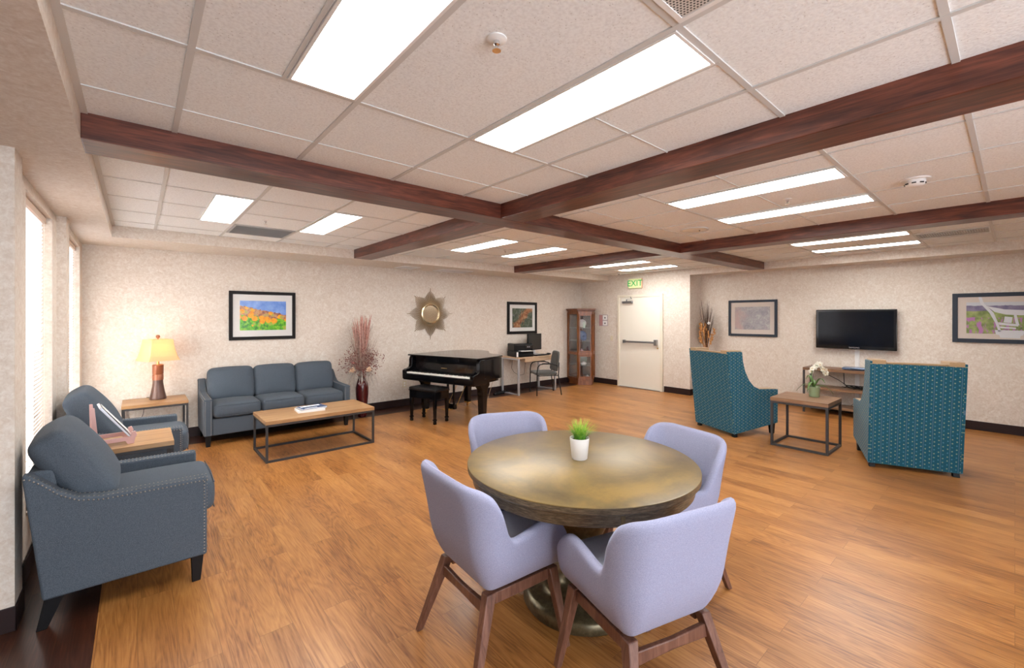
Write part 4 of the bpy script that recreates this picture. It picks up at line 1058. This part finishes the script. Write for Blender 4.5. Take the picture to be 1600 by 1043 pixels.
# printer
t = thing('printer', 'black inkjet printer with paper in its tray on the desk', 'printer', (6.10, 6.80, DH), math.radians(-14))
Mb().box(-.225, .225, -.17, .17, .0, .115).obj('base', 'black', t, bev=.012, seg=3)
Mb().prism([(-.145,.115), (-.155,.24), (-.13,.262), (.165,.262), (.165,.115)], 'X', -.222, .222).obj('upper_body', 'black', t, bev=.010, seg=3)
Mb().box(-.21, .21, -.13, .16, .262, .272).obj('scanner_lid', 'blackgloss', t, bev=.004)
Mb().box(.04, .20, -.158, -.148, .17, .235).obj('control_panel', 'darkscreen', t, bev=.002)
for x in (.08, .12): Mb().box(x, x+.02, -.160, -.156, .19, .21).obj('button', 'silver', t)
Mb().box(-.12, .16, -.28, -.14, .118, .124).obj('output_paper', 'paper', t)
Mb().box(-.15, .18, -.27, -.17, .03, .05).obj('paper_tray', 'black', t, bev=.004)
# box under it
t = thing('monitor', 'flat black computer monitor on the desk beside the printer', 'monitor', (6.62, 6.93, DH), math.radians(8))
Mb().box(-.235, .235, -.028, .012, .10, .455).obj('housing', 'black', t, bev=.005)
Mb().box(-.220, .220, -.030, -.027, .118, .440).obj('screen', 'darkscreen', t)
Mb().box(-.03, .03, .012, .03, .02, .26).box(-.03, .03, -.01, .02, .018, .10).obj('stand_neck', 'silver', t, bev=.003)
Mb().box(-.12, .12, -.10, .08, 0, .018).obj('stand_foot', 'silver', t, bev=.004)
t = thing('keyboard', 'black computer keyboard lying before the monitor', 'keyboard', (6.55, 6.64, DH), math.radians(4))
Mb().box(-.20, .20, -.065, .065, .0, .018).obj('body', 'black', t, bev=.004)
k = Mb()
for i in range(14):
    for j in range(4): k.box(-.19+i*.027, -.19+i*.027+.023, -.052+j*.027, -.052+j*.027+.023, .018, .024)
k.obj('keys', 'darkscreen', t)
t = thing('computer_mouse', 'black computer mouse at the right end of the desk', 'mouse', (6.83, 6.68, DH)); Mb().cushion(.06, .10, .034, .016, .004, 8, (0,0,.0172)).obj('body', 'black', t, sub=1); Mb().box(-.003, .003, -.04, -.015, .034, .038).obj('wheel', 'silver', t)
t = thing('paper_cup', 'small white speaker standing left of the printer on the desk', 'speaker', (5.835, 6.62, DH)); t.name = 'desk_speaker'
Mb().box(-.028, .028, -.025, .025, 0, .115).obj('cabinet', 'black', t, bev=.004); Mb().box(-.022, .022, -.027, -.025, .01, .105).obj('front_grille', 'white', t)
for i, P_ in enumerate(([(6.05,6.99,.735), (6.03,7.0,.50), (6.10,7.0,.40), (6.22,6.97,.33), (6.30,6.9,.36), (6.42,7.0,.60), (6.5,7.02,.735)], [(5.775,7.04,.75), (5.77,7.05,.35), (5.765,7.05,.10), (5.76,7.0,.02), (5.765,6.93,.012)])):
    o = Mb().tube(P_, .0035, 6).obj('computer_cable', 'black'); tag(o, ('black cable looping under the middle of the computer desk', 'black cable running down the left desk leg to the floor')[i], 'cable')
t = thing('power_strip', 'coiled black cables and power strip on the floor left of the desk', 'power strip', (5.60, 6.90, 0))
Mb().box(-.13, .13, -.03, .03, 0, .04).obj('strip', 'black', t, bev=.005)
Mb().tube([(.10*math.cos(a*.5)+.0+a*.004, .07*math.sin(a*.5), .05+.01*math.sin(a*1.7)) for a in range(40)], .006, 6).obj('coiled_cord', 'black', t)

# office side chair
oc = thing('office_chair', 'charcoal fabric armchair with black tube legs at the desk', 'chair', (6.39, 6.40, 0), math.radians(-118))
# local front -y
def m_seat(): return None
Mb().cushion(.47, .46, .06, .028, .008, 10, (0, 0, .435)).obj('seat', 'greymesh', oc, sub=1)
bk = Mb().cushion(.44, .05, .40, .024, .012, 12, (0,0,0))
for v in bk.bm.verts:     # rounded top
    if v.co.z > 0: v.co.x *= 1-.22*(v.co.z/.2)**2
    v.co.y -= .0; v.co.y += -.25*v.co.x**2
bk.xf(Matrix.Translation((0, .255, .675)) @ Matrix.Rotation(math.radians(-8), 4, 'X')); bk.obj('backrest', 'greymesh', oc, sub=1)
for sx in (-1, 1):
    x = sx*.265
    Mb().tube([(x,-.22,0), (x,-.215,.48), (x,-.20,.575), (x,-.16,.625), (x,-.08,.640), (x,.10,.635), (x,.19,.61), (x*.9,.225,.58)], .011, 10).obj('front_leg', 'black', oc)
    Mb().tube([(x*.98,.30,0), (x*.92,.24,.40), (x*.85,.255,.52), (x*.75,.27,.66)], .011, 10).obj('rear_leg', 'black', oc)
    Mb().cushion(.05, .22, .022, .010, .002, 8, (x, .0, .644)).obj('armrest', 'black', oc, sub=1)
Mb().tube([(-.265,-.17,.40), (.265,-.17,.40)], .010, 8).tube([(-.245,.20,.40), (.245,.20,.40)], .010, 8).tube([(-.262,-.215,.40), (-.245,.235,.40)], .009, 8).tube([(.262,-.215,.40), (.245,.235,.40)], .009, 8).obj('seat_frame', 'black', oc)

# ---------------------------------------------------------------- corner curio cabinet
P1, P2, P3, P4, P5 = (7.93,7.098), (7.785,6.665), (8.03,6.435), (8.418,6.70), (8.418,7.098)
cc = Vector((8.15, 6.85, 0)); t = thing('curio_cabinet', 'cherry wood corner cabinet with glass doors full of china', 'cabinet', cc)
pl_ = [Vector((x,y,0))-cc for x, y in (P1,P2,P3,P4,P5)]
def poly(off):   # offset outline about its centre
    c = sum(pl_, Vector((0,0,0)))/5
    return [((p-c)*(1+off)+c) for p in pl_]
def ring(mb, off, z0, z1, clampw=True):
    q = [(min(p.x, XD-.012-cc.x), min(p.y, YA-.012-cc.y)) for p in poly(off)]; mb.prism(q, 'Z', z0, z1)
m = Mb(); ring(m, -.02, 0, .10); ring(m, .03, .10, .125); m.obj('plinth', 'curio', t, bev=.004)
m = Mb(); ring(m, .04, 1.70, 1.725); ring(m, .13, 1.725, 1.745); ring(m, .24, 1.745, 1.765); ring(m, .32, 1.765, 1.785); m.obj('crown', 'curio', t, bev=.005)
m = Mb()
for i, p in enumerate(pl_): 
    if i < 4: m.box(p.x-.018, p.x+.018, p.y-.018, p.y+.018, .125, 1.70)
m.box(pl_[4].x-.036, pl_[4].x, pl_[4].y-.036, pl_[4].y, .125, 1.70)
for z0, z1 in ((.70,.765), (1.655,1.70), (.125,.165)):
    for a, b in zip(pl_[:3], pl_[1:4]): m.beam(a+Vector((0,0,(z0+z1)/2)), b+Vector((0,0,(z0+z1)/2)), .028, z1-z0)
m.obj('face_frame', 'curio', t, bev=.002)
# glazed doors in the front face
A, B = pl_[1], pl_[2]; d = (B-A).normalized()
for nm, z0, z1 in (('upper_door', .768, 1.652), ('lower_door', .168, .697)):
    m = Mb(); o_ = Vector((-d.y, d.x, 0))*-.0; s0, s1 = A+d*.022, B-d*.022
    n_ = Vector((d.y, -d.x, 0))*.010
    for P_, Q_ in ((s0+d*.016, None), (s1-d*.016, None)): m.beam(P_+n_+Vector((0,0,z0)), P_+n_+Vector((0,0,z1)), .032, .02, up=(d.x,d.y,0))
    for z in (z0+.016, z1-.016): m.beam(s0+n_+Vector((0,0,z)), s1+n_+Vector((0,0,z)), .02, .032)
    o = m.obj(nm, 'curio', t, bev=.002)
    Mb().beam(s0+d*.03+Vector((0,0,(z0+z1)/2)), s1-d*.03+Vector((0,0,(z0+z1)/2)), .004, z1-z0-.05).obj('glass_pane', 'glass', o, smooth=False)
    Mb().ball(s1-d*.016+n_*2+Vector((0,0,(z0+z1)/2)), .009).obj('knob', 'brass', o)
for a, b in ((pl_[0],pl_[1]), (pl_[2],pl_[3])):
    dd = (b-a).normalized()
    for z0, z1 in ((.165,.70), (.765,1.655)): Mb().beam(a+dd*.02+Vector((0,0,(z0+z1)/2)), b-dd*.02+Vector((0,0,(z0+z1)/2)), .004, z1-z0-.002).obj('side_pane', 'glass', t, smooth=False)
M['cabmirror'] = mat('cabinet_back_mirror', (.62,.60,.57), .12, .8)
Mb().box(pl_[0].x+.02, pl_[4].x-.04, pl_[4].y-.012, pl_[4].y-.004, .125, 1.70).box(pl_[4].x-.012, pl_[4].x-.004, pl_[3].y+.02, pl_[4].y-.04, .125, 1.70).obj('mirrored_back', 'cabmirror', t)
def shelf(z, m_, nm, th=.006):
    q = [((p-sum(pl_,Vector((0,0,0)))/5)*.90+sum(pl_,Vector((0,0,0)))/5) for p in pl_]; Mb().prism([(p.x,p.y) for p in q], 'Z', z-th, z).obj(nm, m_, t)
shelf(.145, 'curio', 'bottom_board', .02); shelf(.745, 'curio', 'middle_board', .02)
M['shelfglass'] = mat('shelf_glass', (.75,.85,.82), .05, alpha=.35)
for z in (.45, 1.03, 1.33): shelf(z, 'shelfglass', 'glass_shelf')
M['bluechina'] = mat('blue_white_china', (.12,.17,.33), .2, coat=.5); M['pinkchina'] = mat('pink_china', (.62,.38,.40), .25, coat=.4); M['greenchina'] = mat('celadon_china', (.52,.60,.52), .2, coat=.4)
def plate(nm, lab, x, y, z, r, mm, rz=-2.45):
    # plate standing upright facing the room
    o = Mb().lathe([(0,0), (r*.55,.0), (r*.95,.016), (r,.022), (r*.95,.024), (r*.55,.008), (0,.008)], n=28).xf(Matrix.Rotation(math.radians(80), 4, 'X')).obj(nm, mm, loc=(x,y,z+r), rot=(0,0,math.radians(-42)))
    tag(o, lab, 'plate'); return o
def pot_(nm, lab, x, y, z, r, h, mm, cat='ornament', handle=False):
    t3 = thing(nm, lab, cat, (x,y,z)); Mb().lathe([(0,0), (r*.6,0), (r,h*.35), (r*.85,h*.7), (r*.4,h*.85), (r*.5,h), (0,h)], n=24).obj('body', mm, t3)
    if handle:
        Mb().tube([(r*.8,0,h*.7), (r*1.4,0,h*.65), (r*1.3,0,h*.3), (r*.9,0,h*.3)], .005, 6).obj('handle', mm, t3)
        Mb().tube([(-r*.8,0,h*.3), (-r*1.3,0,h*.55), (-r*1.5,0,h*.8)], [.008,.006,.004], 6).obj('spout', mm, t3)
        Mb().lathe([(r*.45,h), (r*.3,h*1.12), (.006,h*1.15), (.008,h*1.22), (0,h*1.24)], n=16).obj('lid', mm, t3)
    return t3
plate('china_plate', 'white china plate standing on the top shelf of the glass cabinet', 8.16, 6.86, 1.332, .10, 'ceramic')
pot_('china_vase', 'small pale green vase on the top shelf of the glass cabinet', 8.00, 6.66, 1.332, .035, .16, 'greenchina', 'vase')
pot_('china_teapot', 'blue and white teapot on the second shelf of the glass cabinet', 8.02, 6.68, 1.032, .065, .12, 'bluechina', 'teapot', True)
plate('china_plate', 'blue plate standing on the second shelf of the glass cabinet', 8.18, 6.88, 1.032, .11, 'bluechina')
pot_('china_cup', 'pink cup on the wooden middle shelf of the glass cabinet', 7.96, 6.70, .747, .04, .08, 'pinkchina', 'cup', True)
pot_('china_bowl', 'dark lidded jar on the wooden middle shelf of the glass cabinet', 8.08, 6.62, .747, .05, .15, 'maroon', 'jar')
plate('china_plate', 'large pale plate standing on the glass shelf behind the lower door', 8.14, 6.84, .452, .12, 'greenchina')
pot_('china_bowl', 'white bowl on the glass shelf behind the lower door', 7.99, 6.67, .452, .075, .09, 'ceramic', 'bowl')
pot_('china_figurine', 'small brown figurine on the cabinet floor behind the lower door', 7.98, 6.66, .147, .03, .10, 'bronze', 'figurine')
pot_('china_cup', 'white cup on the cabinet floor behind the lower door', 8.07, 6.62, .147, .035, .07, 'ceramic', 'cup')

# ---------------------------------------------------------------- television, cable cover, console
t = thing('television', 'black flat television mounted on the wall above the console', 'television', (XB, 1.705, 1.385), -PI/2)
Mb().box(-.525, .525, -.115, -.060, -.325, .322).obj('housing', 'blackgloss', t, bev=.010, seg=3)
Mb().box(-.488, .488, -.117, -.113, -.272, .290).obj('screen', mat('tv_screen', (.002,.004,.009), .12, 0, .28), t)
Mb().box(-.20, .20, -.060, -.0, -.18, .18).obj('wall_mount', 'black', t)
Mb().text('SAMSUNG', .030, Matrix.Translation((0, -.1165, -.298)) @ Matrix.Rotation(PI/2, 4, 'X'), .0008).obj('brand_lettering', 'silver', t, smooth=False)
o = Mb().box(XB-.014, XB-.0005, 1.655, 1.715, .76, 1.07).obj('cable_cover', 'white', bev=.003); tag(o, 'white cable cover running down the wall from the television', 'cable cover')
o = Mb().box(XB-.014, XB-.0005, 1.655, 1.715, .13, .755).obj('cable_cover', 'white', bev=.003); tag(o, 'white cable cover on the wall behind the console shelves', 'cable cover')
CX0, CX1, CY0, CY1, CH_ = 8.46, 8.87, .80, 2.33, .745
t = thing('media_console', 'long wooden media console with three shelves under the television', 'console', ((CX0+CX1)/2, (CY0+CY1)/2, 0))
a, b = (CX1-CX0)/2, (CY1-CY0)/2
for nm, z, th, ins in (('top_board', CH_, .045, 0), ('middle_shelf', .43, .035, .012), ('bottom_shelf', .135, .035, .012)):
    Mb().box(-a+ins, a-ins, -b+ins, b-ins, z-th, z).obj(nm, 'walnutY', t, bev=.002)
for sx in (-1, 1):
    for sy in (-1, 1): Mb().box(sx*(a-.014)-.014, sx*(a-.014)+.014, sy*(b-.014)-.014, sy*(b-.014)+.014, 0, CH_-.045).obj('leg', 'gunmetal', t, bev=.002)
t = thing('disc_player', 'slim silver-blue disc player on top of the console', 'player', (8.62, 1.60, CH_), math.radians(4))
Mb().box(-.12, .12, -.21, .21, .006, .042).obj('body', mat('blue_silver_plastic', (.16,.24,.40), .25, .5), t, bev=.012, seg=3); Mb().box(-.1225, -.119, -.12, .10, .016, .030).obj('disc_slot', 'black', t)
for x in (-.09, .09):
    for y in (-.17, .17): Mb().box(x-.012, x+.012, y-.012, y+.012, 0, .007).obj('rubber_foot', 'black', t)
rg = random.Random(9)
def tangle(cx, cy, z, n, r, lab):
    m = Mb()
    for k in range(n):
        pts = []
        for j in range(9):
            pts.append((cx+rg.uniform(-r*.7,r*.7), cy+rg.uniform(-r,r)*1.5, z+.008+rg.uniform(0,.055)))
        sm = []
        for u in range((len(pts)-1)*4):
            i = u//4; f = (u % 4)/4; p0, p1, p2, p3 = [Vector(pts[max(0,min(8,i+d_))]) for d_ in (-1,0,1,2)]
            sm.append(.5*((2*p1)+(-p0+p2)*f+(2*p0-5*p1+4*p2-p3)*f*f+(-p0+3*p1-3*p2+p3)*f**3))
        for q in sm: q.z = max(q.z, z+.005)
        m.tube(sm, .0045, 5)
    o = m.obj('cable_tangle', 'black'); return tag(o, lab, 'cables')
tangle(8.66, 1.62, .43, 5, .13, 'tangle of black cables on the middle console shelf')
tangle(8.66, 1.52, .135, 4, .12, 'tangle of black cables on the bottom console shelf')
o = Mb().tube([(8.80,2.22,.68), (8.78,2.1,.64), (8.74,1.9,.55), (8.70,1.78,.475)], .005, 6).obj('loose_cable', 'black'); tag(o, 'black cord sloping from the console top to the cable tangle', 'cord')
o = Mb().tube([(8.80,1.84,.692), (8.79,1.835,.60), (8.78,1.83,.48)], .006, 6).obj('loose_cable', 'black'); tag(o, 'short black cord hanging straight under the console top', 'cord')

# ---------------------------------------------------------------- orchid on the square table
t = thing('orchid', 'white orchid in a green glazed pot on the square side table', 'plant', (6.37, 1.63, .595))
Mb().lathe([(0,0), (.052,0), (.057,.006), (.062,.118), (.064,.124), (.060,.126), (.056,.12), (.054,.105), (0,.105)], n=36).obj('pot', mat('green_glass_glaze', (.28,.36,.20), .12, coat=.7), t)
Mb().lathe([(0,.105), (.05,.108), (0,.112)], n=20).obj('moss', 'soil', t)
lf = Mb(); G_ = mat('orchid_leaf_green', (.10,.20,.05), .4)
for az, L_, up in ((100,.19,.06), (170,.17,.10), (250,.13,.12), (300,.20,.05), (20,.15,.08), (60,.12,.14)):
    a = math.radians(az); d = Vector((math.cos(a), math.sin(a), 0)); s = Vector((-math.sin(a), math.cos(a), 0)); prev = None
    for k in range(7):
        u = k/6; c = d*(L_*u)+Vector((0,0,.115+up*math.sin(u*PI*.8)-.10*u*u*(L_>.16))); w = .020*math.sin(min(1,u*.9+.12)*PI)+.001
        cur = [lf.bm.verts.new(c-s*w+Vector((0,0,.004))), lf.bm.verts.new(c), lf.bm.verts.new(c+s*w+Vector((0,0,.004)))]
        if prev: lf.bm.faces.new([prev[0],prev[1],cur[1],cur[0]]); lf.bm.faces.new([prev[1],prev[2],cur[2],cur[1]])
        prev = cur
o = lf.obj('leaves', G_, t); sm = o.modifiers.new('thick', 'SOLIDIFY'); sm.thickness = .002
V_ = lambda r, z: Vector((.757*r, -.653*r, z))   # sideways in the direction the stem arches
st = [V_(0,.11), V_(-.028,.20), V_(-.033,.30), V_(-.02,.355), V_(.02,.385), V_(.07,.375), V_(.11,.33), V_(.13,.27)]
Mb().tube(st, [.004]*5+[.003,.0025,.002], 7).obj('flower_stem', G_, t)
Mb().tube([V_(.002,.11), V_(-.030,.40)], .0022, 6).obj('support_stick', 'black', t)
fl_, ce = Mb(), Mb(); rg = random.Random(2); tocam = Vector((-.95,-.25,.15)).normalized()
for k in range(13):
    u = k/12; i = 2.6+u*4.3; i0 = int(i); c = st[min(i0,7)].lerp(st[min(i0+1,7)], i-i0)+Vector((rg.uniform(-.03,.03), rg.uniform(-.02,.02), rg.uniform(-.025,.03)))
    nrm = (tocam+Vector((rg.uniform(-.5,.5), rg.uniform(-.6,.6), rg.uniform(-.3,.3)))).normalized(); a_ = nrm.orthogonal().normalized(); b_ = nrm.cross(a_)
    for j in range(5):
        th = 2*PI*j/5+rg.uniform(-.1,.1); d = a_*math.cos(th)+b_*math.sin(th); s = nrm.cross(d); R_ = .034
        ctr = fl_.bm.verts.new(c); P_ = [fl_.bm.verts.new(c+d*(R_*q)+s*(w*R_)+nrm*(.008*q-.006*q*q)) for q, w in ((.35,-.28),(.75,-.42),(1.0,-.15),(1.0,.15),(.75,.42),(.35,.28))]
        for p0, p1 in zip(P_, P_[1:]): fl_.bm.faces.new([ctr, p0, p1])
    ce.ball(c+nrm*.006, .006, 6, 4)
o = fl_.obj('petals', mat('orchid_petal_white', (.82,.79,.68), .55), t); sm = o.modifiers.new('thick', 'SOLIDIFY'); sm.thickness = .0012
ce.obj('flower_centres', mat('orchid_yellow', (.65,.42,.12), .5), t)
